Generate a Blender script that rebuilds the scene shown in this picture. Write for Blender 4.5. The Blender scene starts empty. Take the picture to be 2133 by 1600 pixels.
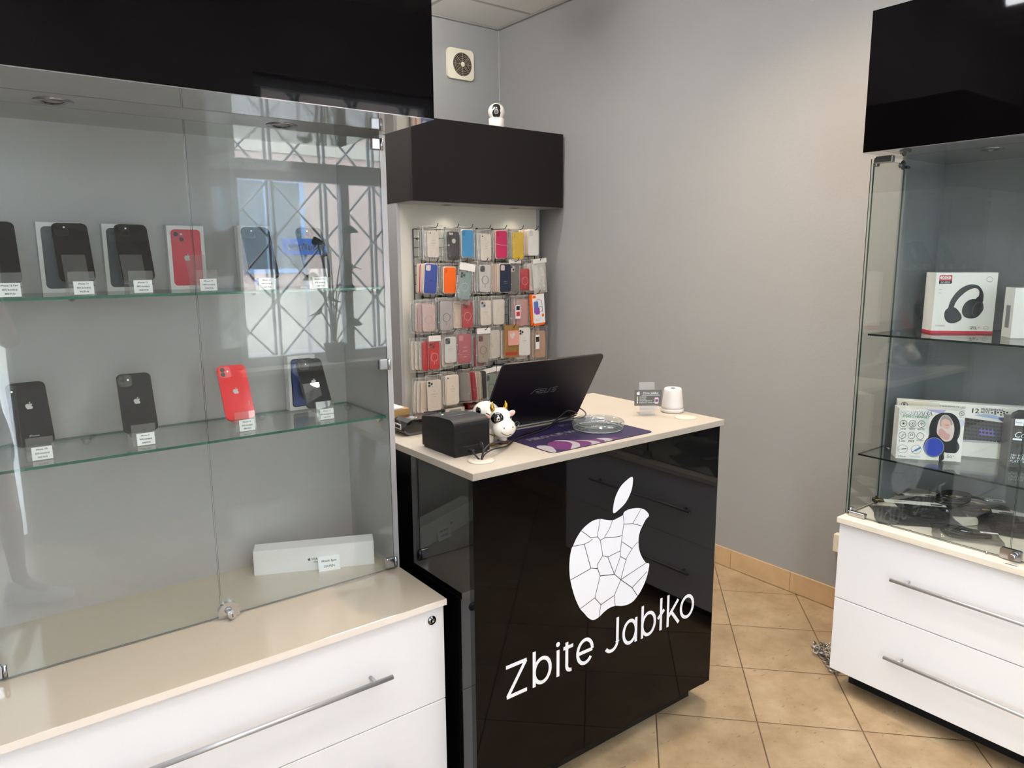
import bpy, bmesh, math, random
from mathutils import Vector, Matrix
random.seed(7)
PI = math.pi
S = bpy.context.scene
COL = S.collection

# ------------------------------------------------------------------ camera
cam_d = bpy.data.cameras.new('camera'); cam = bpy.data.objects.new('camera', cam_d); COL.objects.link(cam)
S.camera = cam
F_PX, YAW, PITCH, ROLL = 1525.51, math.radians(52.899), math.radians(-9.6835), math.radians(-0.3536)
fw = Vector((math.cos(YAW)*math.cos(PITCH), math.sin(YAW)*math.cos(PITCH), math.sin(PITCH)))
rt = fw.cross(Vector((0, 0, 1))).normalized(); up = rt.cross(fw)
r2 = rt*math.cos(ROLL)+up*math.sin(ROLL); u2 = -rt*math.sin(ROLL)+up*math.cos(ROLL)
M3 = Matrix((r2, u2, -fw)).transposed()
cam.matrix_world = Matrix.Translation((0, 0, 1.516)) @ M3.to_4x4()
cam_d.sensor_fit = 'HORIZONTAL'; cam_d.sensor_width = 36; cam_d.lens = F_PX/2133*36
cam_d.clip_start = 0.02; cam_d.clip_end = 200

# ------------------------------------------------------------------ view, world, lights
S.view_settings.view_transform = 'Standard'; S.view_settings.look = 'None'
S.view_settings.gamma = 1; S.view_settings.use_curve_mapping = False
S.view_settings.exposure = 0.32
cy = S.cycles
cy.max_bounces = 10; cy.diffuse_bounces = 4; cy.glossy_bounces = 5; cy.transmission_bounces = 6
cy.transparent_max_bounces = 40; cy.caustics_reflective = False; cy.caustics_refractive = False
cy.sample_clamp_indirect = 6; cy.use_denoising = True; cy.blur_glossy = 0.5

W = bpy.data.worlds.new('sky'); S.world = W; W.use_nodes = True
wn = W.node_tree.nodes; wl = W.node_tree.links
bg = wn['Background']; bg.inputs['Color'].default_value = (0.86, 0.93, 1.0, 1); bg.inputs['Strength'].default_value = 17.0

LAMP = 36.0      # strength of the linear lamp diffusers
def lamp(name, kind, loc, target, energy, color, **kw):
    d = bpy.data.lights.new(name, kind); d.energy = energy; d.color = color
    for k, v in kw.items(): setattr(d, k, v)
    o = bpy.data.objects.new(name, d); COL.objects.link(o); o.location = loc
    o.rotation_euler = (Vector(target)-Vector(loc)).to_track_quat('-Z', 'Y').to_euler()
    return o
for nm, x0, x1, z0, z1 in (('window_daylight', 1.38, 2.50, 0.86, 2.48), ('door_daylight', -0.80, 0.20, 0.02, 2.60)):
    p = lamp(nm, 'AREA', ((x0+x1)/2, -1.13, (z0+z1)/2), ((x0+x1)/2, 5, (z0+z1)/2), 1, (1, 1, 1), shape='RECTANGLE', size=x1-x0, size_y=z1-z0)
    p.data.cycles.is_portal = True
# ceiling spots: right-wall one first, the others unseen added fill (fixtures are built with the ceiling)
SPOTS = [(2.12, 1.55, 100, 1.2, 130), (0.70, 0.70, 30, 1.0, 150), (-0.45, 0.55, 30, 1.0, 150), (1.95, 2.70, 20, 1.05, 150), (1.75, 0.30, 25, 1.0, 150), (0.15, -0.55, 55, 1.0, 140)]
for x, y, e, k, ang in SPOTS:
    lamp('ceiling_spot_light', 'SPOT', (x, y, 2.925), (x, y, 0), e*k, (1.0, 0.80, 0.60) if k > 1.1 else (1.0, 0.98, 0.95),
         spot_size=math.radians(ang), spot_blend=1.0, shadow_soft_size=0.05)

# ------------------------------------------------------------------ helpers
def lin(h):
    if isinstance(h, tuple): return h if len(h) == 4 else (*h, 1)
    h = h.lstrip('#'); v = [int(h[i:i+2], 16)/255 for i in (0, 2, 4)]
    return tuple((a/12.92 if a <= 0.04045 else ((a+0.055)/1.055)**2.4) for a in v)+(1,)
MATS = {}
def mat(name, col='#808080', rough=.5, metal=0, coat=0, spec=.5, bump=0, bscale=60, vary=0, vscale=8, emit=0):
    if name in MATS: return MATS[name]
    m = bpy.data.materials.new(name); m.use_nodes = True; n = m.node_tree.nodes; l = m.node_tree.links
    b = n['Principled BSDF']; b.inputs['Base Color'].default_value = lin(col); b.inputs['Roughness'].default_value = rough
    b.inputs['Metallic'].default_value = metal; b.inputs['Specular IOR Level'].default_value = spec
    b.inputs['Coat Weight'].default_value = coat; b.inputs['Coat Roughness'].default_value = 0.03; b.inputs['Coat IOR'].default_value = 1.65
    if emit: b.inputs['Emission Color'].default_value = lin(col); b.inputs['Emission Strength'].default_value = emit
    tc = n.new('ShaderNodeTexCoord')
    if vary:
        t = n.new('ShaderNodeTexNoise'); t.inputs['Scale'].default_value = vscale; t.inputs['Detail'].default_value = 5
        l.new(tc.outputs['Object'], t.inputs['Vector'])
        r = n.new('ShaderNodeMapRange'); r.inputs['From Min'].default_value = .3; r.inputs['From Max'].default_value = .7
        r.inputs['To Min'].default_value = 1-vary; r.inputs['To Max'].default_value = 1+vary*.5
        l.new(t.outputs['Fac'], r.inputs['Value'])
        mx = n.new('ShaderNodeMix'); mx.data_type = 'RGBA'; mx.blend_type = 'MULTIPLY'; mx.inputs[0].default_value = 1
        mx.inputs[6].default_value = lin(col); l.new(r.outputs[0], mx.inputs[7]); l.new(mx.outputs[2], b.inputs['Base Color'])
    if bump:
        t = n.new('ShaderNodeTexNoise'); t.inputs['Scale'].default_value = bscale; t.inputs['Detail'].default_value = 3
        l.new(tc.outputs['Object'], t.inputs['Vector'])
        bp = n.new('ShaderNodeBump'); bp.inputs['Strength'].default_value = bump; bp.inputs['Distance'].default_value = .004
        l.new(t.outputs['Fac'], bp.inputs['Height']); l.new(bp.outputs[0], b.inputs['Normal'])
    MATS[name] = m; return m
def glass(name, tint='#ffffff', haze=0.0, hazecol='#ffffff', refl=.045, rough=0.0, bump=0, bscale=40):
    """clear sheet: straight-through transmission with a Schlick mirror term and an optional milky part"""
    if name in MATS: return MATS[name]
    m = bpy.data.materials.new(name); m.use_nodes = True; n = m.node_tree.nodes; l = m.node_tree.links
    n.remove(n['Principled BSDF']); out = n['Material Output']
    tr = n.new('ShaderNodeBsdfTransparent'); tr.inputs[0].default_value = lin(tint)
    gl = n.new('ShaderNodeBsdfGlossy'); gl.inputs['Roughness'].default_value = rough
    lw = n.new('ShaderNodeLayerWeight'); lw.inputs['Blend'].default_value = .5
    pw = n.new('ShaderNodeMath'); pw.operation = 'POWER'; pw.inputs[1].default_value = 5; l.new(lw.outputs['Facing'], pw.inputs[0])
    ma = n.new('ShaderNodeMath'); ma.operation = 'MULTIPLY_ADD'; ma.inputs[1].default_value = 1-refl; ma.inputs[2].default_value = refl
    l.new(pw.outputs[0], ma.inputs[0])
    base = tr.outputs[0]
    if haze:
        df = n.new('ShaderNodeBsdfDiffuse'); df.inputs[0].default_value = lin(hazecol)
        mh = n.new('ShaderNodeMixShader'); mh.inputs[0].default_value = haze; l.new(tr.outputs[0], mh.inputs[1]); l.new(df.outputs[0], mh.inputs[2]); base = mh.outputs[0]
    mx = n.new('ShaderNodeMixShader'); l.new(ma.outputs[0], mx.inputs[0]); l.new(base, mx.inputs[1]); l.new(gl.outputs[0], mx.inputs[2])
    if bump:
        tc = n.new('ShaderNodeTexCoord'); t = n.new('ShaderNodeTexNoise'); t.inputs['Scale'].default_value = bscale
        t.inputs['Detail'].default_value = 3; l.new(tc.outputs['Object'], t.inputs['Vector'])
        bp = n.new('ShaderNodeBump'); bp.inputs['Strength'].default_value = bump; bp.inputs['Distance'].default_value = .01
        l.new(t.outputs['Fac'], bp.inputs['Height']); l.new(bp.outputs[0], gl.inputs['Normal']); l.new(bp.outputs[0], lw.inputs['Normal'])
    l.new(mx.outputs[0], out.inputs[0]); MATS[name] = m; return m

WM = {}
def wm(o): return WM.get(o.name, Matrix.Identity(4))
def place(o, parent, loc=(0, 0, 0), rot=(0, 0, 0)):
    from mathutils import Euler
    o.location = loc; o.rotation_euler = rot
    L = Matrix.Translation(loc) @ Euler(rot).to_matrix().to_4x4()
    if parent: o.parent = parent
    WM[o.name] = (wm(parent) if parent else Matrix.Identity(4)) @ L
def tag(o, label=None, cat=None, group=None, kind=None):
    if label: o['label'] = label
    if cat: o['category'] = cat
    if group: o['group'] = group
    if kind: o['kind'] = kind
    return o
def thing(name, label, cat, loc=(0, 0, 0), rot=(0, 0, 0), group=None):
    o = bpy.data.objects.new(name, None); COL.objects.link(o); o.empty_display_size = .05
    place(o, None, loc, rot); return tag(o, label, cat, group)

class MB:
    def __init__(s): s.bm = bmesh.new(); s.mi = 0; s.T = Matrix.Identity(4)
    def v(s, co): return s.bm.verts.new(s.T @ Vector(co))
    def f(s, vs):
        try: fc = s.bm.faces.new(vs); fc.material_index = s.mi; return fc
        except ValueError: return None
    def box(s, x0, x1, y0, y1, z0, z1, bev=0, seg=2):
        bm = bmesh.new(); bmesh.ops.create_cube(bm, size=1)
        for v in bm.verts: v.co = Vector(((x0+x1)/2+v.co.x*(x1-x0), (y0+y1)/2+v.co.y*(y1-y0), (z0+z1)/2+v.co.z*(z1-z0)))
        if bev: bmesh.ops.bevel(bm, geom=bm.edges[:], offset=bev, segments=seg, affect='EDGES', profile=.5)
        s.add(bm); return s
    def add(s, bm, smooth=False):
        m = {}
        for v in bm.verts: m[v] = s.v(v.co)
        for f in bm.faces:
            nf = s.f([m[v] for v in f.verts])
            if nf: nf.smooth = smooth or f.smooth
        bm.free(); return s
    def prism(s, pts, t0, t1, frame=None, smooth=False):
        """pts in (a,b); extruded along c from t0 to t1; frame maps (a,b,c)->xyz"""
        fr = frame or (lambda a, b, c: (a, b, c))
        A = [s.v(fr(a, b, t0)) for a, b in pts]; B = [s.v(fr(a, b, t1)) for a, b in pts]
        s.f(A[::-1]); s.f(B); n = len(pts)
        for i in range(n):
            q = s.f([A[i], A[(i+1) % n], B[(i+1) % n], B[i]])
            if q and smooth: q.smooth = True
        return s
    def cyl(s, c, r, h, axis='z', n=24, r2=None, caps=True, smooth=True):
        r2 = r if r2 is None else r2
        def fr(a, b, t):
            x, y, z = c
            return {'z': (x+a, y+b, z+t), 'y': (x+a, y+t, z+b), 'x': (x+t, y+a, z+b)}[axis]
        A = [s.v(fr(r*math.cos(2*PI*i/n), r*math.sin(2*PI*i/n), 0)) for i in range(n)]
        B = [s.v(fr(r2*math.cos(2*PI*i/n), r2*math.sin(2*PI*i/n), h)) for i in range(n)]
        for i in range(n):
            q = s.f([A[i], A[(i+1) % n], B[(i+1) % n], B[i]])
            if q: q.smooth = smooth
        if caps: s.f(A[::-1]); s.f(B)
        return s
    def lathe(s, prof, c=(0, 0, 0), n=32, axis='z'):
        rings = []
        for r, z in prof:
            ring = []
            for i in range(n):
                a = 2*PI*i/n; p = (r*math.cos(a), r*math.sin(a), z)
                p = {'z': p, 'y': (p[0], p[2], p[1]), 'x': (p[2], p[0], p[1])}[axis]
                ring.append(s.v((c[0]+p[0], c[1]+p[1], c[2]+p[2])))
            rings.append(ring)
        for A, B in zip(rings, rings[1:]):
            for i in range(n):
                q = s.f([A[i], A[(i+1) % n], B[(i+1) % n], B[i]])
                if q: q.smooth = True
        if prof[0][0] > 1e-5: s.f(rings[0][::-1])
        if prof[-1][0] > 1e-5: s.f(rings[-1])
        return s
    def sphere(s, c, r, sc=(1, 1, 1), n=20, rot=None):
        bm = bmesh.new(); bmesh.ops.create_uvsphere(bm, u_segments=n, v_segments=max(6, n*2//3), radius=r)
        R = (rot or Matrix.Identity(3)).to_3x3()
        for v in bm.verts: v.co = R @ Vector((v.co.x*sc[0], v.co.y*sc[1], v.co.z*sc[2]))+Vector(c)
        for f in bm.faces: f.smooth = True
        return s.add(bm)
    def tube(s, pts, r, n=8, closed=False, rs=None):
        P = [Vector(p) for p in pts]; N = len(P); rings = []
        prev = None
        for i in range(N):
            if closed: t = (P[(i+1) % N]-P[i-1])
            else: t = P[min(i+1, N-1)]-P[max(i-1, 0)]
            t = t.normalized() if t.length > 1e-9 else Vector((0, 0, 1))
            if prev is None:
                a = Vector((0, 0, 1)) if abs(t.z) < .9 else Vector((1, 0, 0))
                u = t.cross(a).normalized()
            else:
                u = prev-t*prev.dot(t); u = u.normalized() if u.length > 1e-6 else t.orthogonal().normalized()
            prev = u; w = t.cross(u); rr = rs[i] if rs else r
            rings.append([s.v(P[i]+(u*math.cos(2*PI*k/n)+w*math.sin(2*PI*k/n))*rr) for k in range(n)])
        rng = range(N) if closed else range(N-1)
        for i in rng:
            A, B = rings[i], rings[(i+1) % N]
            for k in range(n):
                q = s.f([A[k], A[(k+1) % n], B[(k+1) % n], B[k]])
                if q: q.smooth = True
        if not closed: s.f(rings[0][::-1]); s.f(rings[-1])
        return s
    def torus(s, c, R, r, axis='z', n=28, m=8, sc=(1, 1)):
        pts = []
        for i in range(n):
            a = 2*PI*i/n; x, y = R*math.cos(a)*sc[0], R*math.sin(a)*sc[1]
            pts.append({'z': (c[0]+x, c[1]+y, c[2]), 'y': (c[0]+x, c[1], c[2]+y), 'x': (c[0], c[1]+x, c[2]+y)}[axis])
        return s.tube(pts, r, m, closed=True)
    def build(s, name, mats, parent=None, world=False, loc=(0, 0, 0), rot=(0, 0, 0), fix=True):
        me = bpy.data.meshes.new(name)
        if fix: bmesh.ops.recalc_face_normals(s.bm, faces=s.bm.faces[:])
        if world and parent: s.bm.transform(wm(parent).inverted())
        s.bm.to_mesh(me); s.bm.free()
        for m in (mats if isinstance(mats, (list, tuple)) else [mats]): me.materials.append(m)
        o = bpy.data.objects.new(name, me); COL.objects.link(o); place(o, parent, loc, rot)
        return o
def box(name, m, x0, x1, y0, y1, z0, z1, parent=None, bev=0, world=True, seg=2):
    return MB().box(x0, x1, y0, y1, z0, z1, bev, seg).build(name, m, parent, world)
def rr(w, h, r, n=6, x0=None, y0=None):
    """rounded rectangle outline, centred unless x0,y0 (lower-left) given"""
    cx = 0 if x0 is None else x0+w/2; cy_ = 0 if y0 is None else y0+h/2
    r = min(r, w/2-1e-5, h/2-1e-5); P = []
    for k, (sx, sy) in enumerate(((1, 1), (-1, 1), (-1, -1), (1, -1))):
        for i in range(n+1):
            a = PI/2*(k+i/n); P.append((cx+sx*(w/2-r)+r*math.cos(a), cy_+sy*(h/2-r)+r*math.sin(a)))
    return P
def slab(outline, t, bev, frame, mb=None):
    """outline plate with soft edges, thickness along c from 0 (front) to t"""
    mb = mb or MB(); bm = bmesh.new()
    A = [bm.verts.new((a, b, 0)) for a, b in outline]; B = [bm.verts.new((a, b, t)) for a, b in outline]
    f1 = bm.faces.new(A[::-1]); f2 = bm.faces.new(B); n = len(A)
    for i in range(n):
        q = bm.faces.new([A[i], A[(i+1) % n], B[(i+1) % n], B[i]]); q.smooth = True
    if bev:
        es = [e for e in bm.edges if (f1 in e.link_faces or f2 in e.link_faces)]
        bmesh.ops.bevel(bm, geom=es, offset=bev, segments=3, affect='EDGES', profile=.5)
    for v in bm.verts: v.co = Vector(frame(*v.co))
    return mb.add(bm)
FXZ = lambda a, b, c: (a, c, b)       # plate standing up, facing -Y
TXT = {}
def text_mesh(txt, size, bold=False, align='CENTER', shear=0):
    k = (txt, round(size, 5), bold, align, shear)
    if k not in TXT:
        c = bpy.data.curves.new('lettering', 'FONT'); c.body = txt; c.size = size; c.align_x = align; c.align_y = 'CENTER'
        c.resolution_u = 2; c.shear = shear; c.extrude = 0
        o = bpy.data.objects.new('t', c); COL.objects.link(o)
        dg = bpy.context.evaluated_depsgraph_get(); me = bpy.data.meshes.new_from_object(o.evaluated_get(dg))
        bpy.data.objects.remove(o); bpy.data.curves.remove(c)
        TXT[k] = me
    return TXT[k]
def add_text(mb, txt, size, pos, bold=False, align='CENTER', frame=FXZ, sx=1, sy=1, shear=0):
    """flat letters merged into mb; pos=(a,b,c) in frame coordinates"""
    me = text_mesh(txt, size, bold, align, shear); vs = [mb.v(frame(v.co.x*sx+pos[0], v.co.y*sy+pos[1], pos[2])) for v in me.vertices]
    for p in me.polygons: mb.f([vs[i] for i in p.vertices])
    if bold:      # heavier weight: the same letters laid again a hair to the side
        for k in (-1, 1):
            vs = [mb.v(frame(v.co.x*sx+pos[0]+k*size*.022, v.co.y*sy+pos[1]+k*size*.006, pos[2])) for v in me.vertices]
            for p in me.polygons: mb.f([vs[i] for i in p.vertices])
    return mb
def struct(o): o['kind'] = 'structure'; return o

# ------------------------------------------------------------------ materials
m_wall = mat('wall_paint', '#969593', .75, bump=.15, bscale=90, vary=.03, vscale=2)
m_lam_grey = mat('grey_laminate', '#adabaa', .28, coat=.35)
m_under = mat('grey_gloss_underside', '#8a8886', .06, coat=.8, spec=.8)
m_white = mat('white_lacquer', '#efeef0', .36, coat=.1)
m_cream = mat('cream_gloss_worktop', '#bdb09d', .10, coat=.7, vary=.03, vscale=3)
m_creamedge = mat('cream_edge_band', '#efe4d8', .35)
m_counter = mat('pale_wood_counter', '#a79e91', .5, coat=0, vary=.05, vscale=7)
m_ash = mat('pale_ash_worktop', '#e6dccb', .35, vary=.07, vscale=9)
m_black = mat('black_gloss_panel', '#050405', .03, spec=.16, bump=.06, bscale=2.2)
m_blackmat = mat('black_satin_panel', '#131011', .28, spec=.3)
m_blk = mat('black_plastic', '#151516', .42)
m_blkg = mat('black_gloss_plastic', '#0b0b0d', .12, coat=.5)
m_dark = mat('dark_void', '#030303', .8)
m_alu = mat('brushed_aluminium', '#b4b4b6', .38, metal=.65)
m_chrome = mat('chrome', '#b6b6ba', .20, metal=1)
m_polish = mat('polished_chrome', '#dededf', .14, metal=1)
m_dchrome = mat('dark_chrome', '#77777a', .18, metal=1)
m_glass = glass('clear_glass', '#fcfefd', refl=.050)
m_glassedge = mat('green_glass_edge', '#2c6152', .12, coat=.4)
m_acryl = glass('clear_acrylic', '#fcfcfc', haze=.05, refl=.06)
m_acrylf = glass('frosted_acrylic', '#fafafa', haze=.16, refl=.06)
m_bag = glass('clear_plastic_bag', '#fdfdfd', haze=.045, hazecol='#f4efe8', refl=.075, rough=.07, bump=1.0, bscale=45)
m_bagw = glass('milky_plastic_bag', '#fdfdfd', haze=.35, hazecol='#f1ede6', refl=.10, rough=.15, bump=.8, bscale=30)
m_seam = glass('heat_sealed_seam', '#fdfdfd', haze=.30, hazecol='#f1ede6', refl=.10, rough=.15)
m_trans = glass('clear_soft_case', '#e6e8e6', haze=.45, hazecol='#cfd2ce', refl=.06)
m_paper = mat('white_paper', '#efefee', .7)
m_ink = mat('black_ink', '#1b1b1d', .6)
m_grey = mat('grey_ink', '#77777a', .6)
m_board = mat('white_board', '#dcd8cb', .5, vary=.02)
m_card = mat('brown_cardboard', '#9b7a4c', .8, vary=.06)
m_vinyl = mat('white_vinyl', '#eef0f6', .35)
def col(h, r=.5, coat=0): return mat('paint_'+h.strip('#')+('' if r == .5 and not coat else '_%d_%d' % (r*100, coat*100)), h, r, coat=coat)

# ------------------------------------------------------------------ room shell
XW, YW, ZC, YF, XL = 2.927, 3.985, 2.95, -1.0, -1.3
def tile_floor_material():
    m = bpy.data.materials.new('beige_floor_tiles'); m.use_nodes = True; n = m.node_tree.nodes; l = m.node_tree.links
    b = n['Principled BSDF']; g = n.new('ShaderNodeNewGeometry')
    mp = n.new('ShaderNodeMapping'); mp.vector_type = 'TEXTURE'
    mp.inputs['Location'].default_value = (1.6133*1.516, 1.1384*1.516, 0); mp.inputs['Rotation'].default_value = (0, 0, -.8072)
    mp.inputs['Scale'].default_value = (.3293, .3293, .3293); l.new(g.outputs['Position'], mp.inputs[0])
    sp = n.new('ShaderNodeSeparateXYZ'); l.new(mp.outputs[0], sp.inputs[0])
    ds = []
    for ax in 'XY':
        fr = n.new('ShaderNodeMath'); fr.operation = 'PINGPONG'; fr.inputs[1].default_value = .5; l.new(sp.outputs[ax], fr.inputs[0]); ds.append(fr)
    mn = n.new('ShaderNodeMath'); mn.operation = 'MINIMUM'; l.new(ds[0].outputs[0], mn.inputs[0]); l.new(ds[1].outputs[0], mn.inputs[1])
    st = n.new('ShaderNodeMapRange'); st.inputs['From Min'].default_value = .0045; st.inputs['From Max'].default_value = .0085; l.new(mn.outputs[0], st.inputs['Value'])
    # per-tile tint
    fl = n.new('ShaderNodeVectorMath'); fl.operation = 'FLOOR'; l.new(mp.outputs[0], fl.inputs[0])
    wnz = n.new('ShaderNodeTexWhiteNoise'); l.new(fl.outputs[0], wnz.inputs['Vector'])
    n1 = n.new('ShaderNodeTexNoise'); n1.inputs['Scale'].default_value = 7; n1.inputs['Detail'].default_value = 8; n1.inputs['Roughness'].default_value = .62; l.new(g.outputs['Position'], n1.inputs['Vector'])
    cr = n.new('ShaderNodeValToRGB'); e = cr.color_ramp.elements; e[0].position = .3; e[0].color = lin('#8c7457'); e[1].position = .7; e[1].color = lin('#b09a7b')
    l.new(n1.outputs['Fac'], cr.inputs[0])
    mp2 = n.new('ShaderNodeMapping'); mp2.inputs['Scale'].default_value = (30, 75, 30); mp2.inputs['Rotation'].default_value = (0, 0, .7); l.new(g.outputs['Position'], mp2.inputs[0])
    n2 = n.new('ShaderNodeTexNoise'); n2.inputs['Scale'].default_value = 1; n2.inputs['Detail'].default_value = 4; l.new(mp2.outputs[0], n2.inputs['Vector'])
    r2_ = n.new('ShaderNodeMapRange'); r2_.inputs['From Min'].default_value = .27; r2_.inputs['From Max'].default_value = .36; r2_.inputs['To Min'].default_value = .55; l.new(n2.outputs['Fac'], r2_.inputs['Value'])
    mx = n.new('ShaderNodeMix'); mx.data_type = 'RGBA'; mx.blend_type = 'MULTIPLY'; mx.inputs[0].default_value = 1; l.new(cr.outputs[0], mx.inputs[6]); l.new(r2_.outputs[0], mx.inputs[7])
    hs = n.new('ShaderNodeMapRange'); hs.inputs['To Min'].default_value = .93; hs.inputs['To Max'].default_value = 1.04; l.new(wnz.outputs['Value'], hs.inputs['Value'])
    mx1 = n.new('ShaderNodeMix'); mx1.data_type = 'RGBA'; mx1.blend_type = 'MULTIPLY'; mx1.inputs[0].default_value = 1; l.new(mx.outputs[2], mx1.inputs[6]); l.new(hs.outputs[0], mx1.inputs[7])
    mg = n.new('ShaderNodeMix'); mg.data_type = 'RGBA'; l.new(st.outputs[0], mg.inputs[0]); mg.inputs[6].default_value = lin('#5d4a35'); l.new(mx1.outputs[2], mg.inputs[7])
    l.new(mg.outputs[2], b.inputs['Base Color']); b.inputs['Roughness'].default_value = .34; b.inputs['Specular IOR Level'].default_value = .45
    bp = n.new('ShaderNodeBump'); bp.inputs['Strength'].default_value = .5; bp.inputs['Distance'].default_value = .002; l.new(st.outputs[0], bp.inputs['Height']); l.new(bp.outputs[0], b.inputs['Normal'])
    return m
def ceiling_material():
    m = bpy.data.materials.new('ceiling_panels'); m.use_nodes = True; n = m.node_tree.nodes; l = m.node_tree.links
    b = n['Principled BSDF']; g = n.new('ShaderNodeNewGeometry')
    mp = n.new('ShaderNodeMapping'); mp.vector_type = 'TEXTURE'; mp.inputs['Location'].default_value = (2.348, 3.642, 0); mp.inputs['Scale'].default_value = (.6, .6, .6); l.new(g.outputs['Position'], mp.inputs[0])
    sp = n.new('ShaderNodeSeparateXYZ'); l.new(mp.outputs[0], sp.inputs[0]); ds = []
    for ax in 'XY':
        fr = n.new('ShaderNodeMath'); fr.operation = 'PINGPONG'; fr.inputs[1].default_value = .5; l.new(sp.outputs[ax], fr.inputs[0]); ds.append(fr)
    mn = n.new('ShaderNodeMath'); mn.operation = 'MINIMUM'; l.new(ds[0].outputs[0], mn.inputs[0]); l.new(ds[1].outputs[0], mn.inputs[1])
    st = n.new('ShaderNodeMapRange'); st.inputs['From Min'].default_value = .018; st.inputs['From Max'].default_value = .022; l.new(mn.outputs[0], st.inputs['Value'])
    mg = n.new('ShaderNodeMix'); mg.data_type = 'RGBA'; l.new(st.outputs[0], mg.inputs[0]); mg.inputs[6].default_value = lin('#b9b4ad'); mg.inputs[7].default_value = lin('#efebe4')
    l.new(mg.outputs[2], b.inputs['Base Color']); b.inputs['Roughness'].default_value = .9
    bp = n.new('ShaderNodeBump'); bp.inputs['Strength'].default_value = .6; bp.inputs['Distance'].default_value = .01; l.new(st.outputs[0], bp.inputs['Height']); bp.invert = True; l.new(bp.outputs[0], b.inputs['Normal'])
    return m
struct(box('floor', tile_floor_material(), XL-.2, XW+.2, YF-.2, YW+.2, -.1, 0))
struct(box('ceiling', ceiling_material(), XL-.2, XW+.2, YF-.2, YW+.2, ZC, ZC+.1))
struct(box('wall_right', m_wall, XW, XW+.15, YF-.2, YW+.2, 0, ZC))
struct(box('wall_back', m_wall, XL-.2, XW, YW, YW+.15, 0, ZC))
struct(box('wall_left', m_wall, XL-.15, XL, YF-.2, YW, 0, ZC))
struct(box('wall_partition', m_wall, XL, 0.925, 2.085, 2.20, 0, ZC))
fwm = MB()
for a in ((XL, -.80, YF-.2, YF, 0, ZC), (-.80, .205, YF-.2, YF, 2.62, ZC), (.205, 1.375, YF-.2, YF, 0, ZC), (1.375, 2.50, YF-.2, YF, 0, .85), (1.375, 2.50, YF-.2, YF, 2.50, ZC), (2.50, XW, YF-.2, YF, 0, ZC)): fwm.box(*a)
struct(fwm.build('wall_front', m_wall))
m_tan = mat('tan_skirting_tile', '#c3a47c', .4, vary=.10, vscale=14)
m_trimg = mat('grey_metal_trim', '#8d8b88', .5)
sk = MB(); seams = [YW-.001, 3.70, 3.377, 3.053, 2.728, 2.4035, 2.0786, 1.7537, 1.4288, 1.104, .779, .454, .129, -.196, -.52, -.845, YF+.001]
for a, b_ in zip(seams, seams[1:]): sk.box(XW-.010, XW, b_+.0012, a-.0012, 0.002, .0955, .0012)
struct(sk.build('baseboard_right', m_tan))
sk = MB(); x = .97
while x < XW-.02: sk.box(x, min(x+.3225, XW-.012), YW-.010, YW, .002, .0955, .0012); x += .325
struct(sk.build('baseboard_back', m_tan))
cv = MB(); cv.box(XW-.020, XW, YF, YW, ZC-.012, ZC-.001); cv.box(XL, XW-.02, YW-.02, YW, ZC-.012, ZC-.001)
struct(cv.build('trim_1', m_trimg))
struct(MB().cyl((XW-.003, YW-.003, .0), .003, ZC-.01, n=8).build('trim_2', mat('pale_corner_bead', '#b9bdc0', .5)))

# front window with a transom and the glazed entrance door
m_frame = mat('white_window_frame', '#d9dce0', .4)
w = struct(MB().build('window_1', m_frame))
fr = MB(); X0, X1, Z0, Z1 = 1.375, 2.50, .85, 2.50
for a in ((X0, X1, Z0, Z0+.06), (X0, X1, Z1-.06, Z1), (X0, X0+.06, Z0+.06, Z1-.06), (X1-.06, X1, Z0+.06, Z1-.06), (X0+.06, X1-.06, 2.01, 2.13), (2.10, 2.16, Z0+.06, 2.01)):
    fr.box(a[0], a[1], YF-.13, YF-.06, a[2], a[3], .004)
fr.build('window_frame', m_frame, w)
box('pane', m_glass, X0+.05, X1-.05, YF-.10, YF-.094, Z0+.05, Z1-.05, w)
box('window_sill', mat('stone_sill', '#c9c5bd', .35), X0-.04, X1+.04, YF-.20, YF+.12, Z0-.03, Z0+.001, w, .004)
d = struct(MB().build('door_1', m_frame))
fr = MB()
for a in ((-.80, -.72, .0, 2.62), (.185, .205, .0, 2.62), (-.72, .185, 2.55, 2.62), (-.72, .185, .0, .05), (-.72, .185, 2.06, 2.10)):
    fr.box(a[0], a[1], YF-.14, YF-.06, a[2], a[3], .004)
fr.build('door_frame', m_frame, d)
box('pane', m_glass, -.72, .185, YF-.10, YF-.094, .05, 2.06, d); box('pane', m_glass, -.72, .185, YF-.10, YF-.094, 2.10, 2.55, d)
MB().tube([(.13, YF-.06, .95), (.13, YF-.01, .97), (.13, YF-.01, 1.28), (.13, YF-.06, 1.30)], .011).build('door_handle', m_alu, d)

# recessed ceiling spots; all but the right-wall one are added fill
for i, (x, y, e, k, ang) in enumerate(SPOTS):
    t = thing('ceiling_spotlight', ['recessed ceiling spot lighting the right-hand wall', 'added unseen ceiling spot brightening the phone display cabinet', 'added unseen ceiling spot at the far left by the entrance', 'added unseen ceiling spot above the staff side of the counter', 'added unseen ceiling spot in front of the headphone cabinet', 'added unseen ceiling spot brightening the floor inside the shop front'][i], 'ceiling light', (x, y, ZC), group='recessed ceiling spots')
    MB().lathe([(.032, -.003), (.036, -.010), (.052, -.006), (.054, 0)], n=28).build('trim_ring', m_alu, t)
    MB().cyl((0, 0, -.004), .031, .003, n=24).build('lamp_face', mat('lit_lamp_face', '#fff2dc', .4, emit=12), t)

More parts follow.
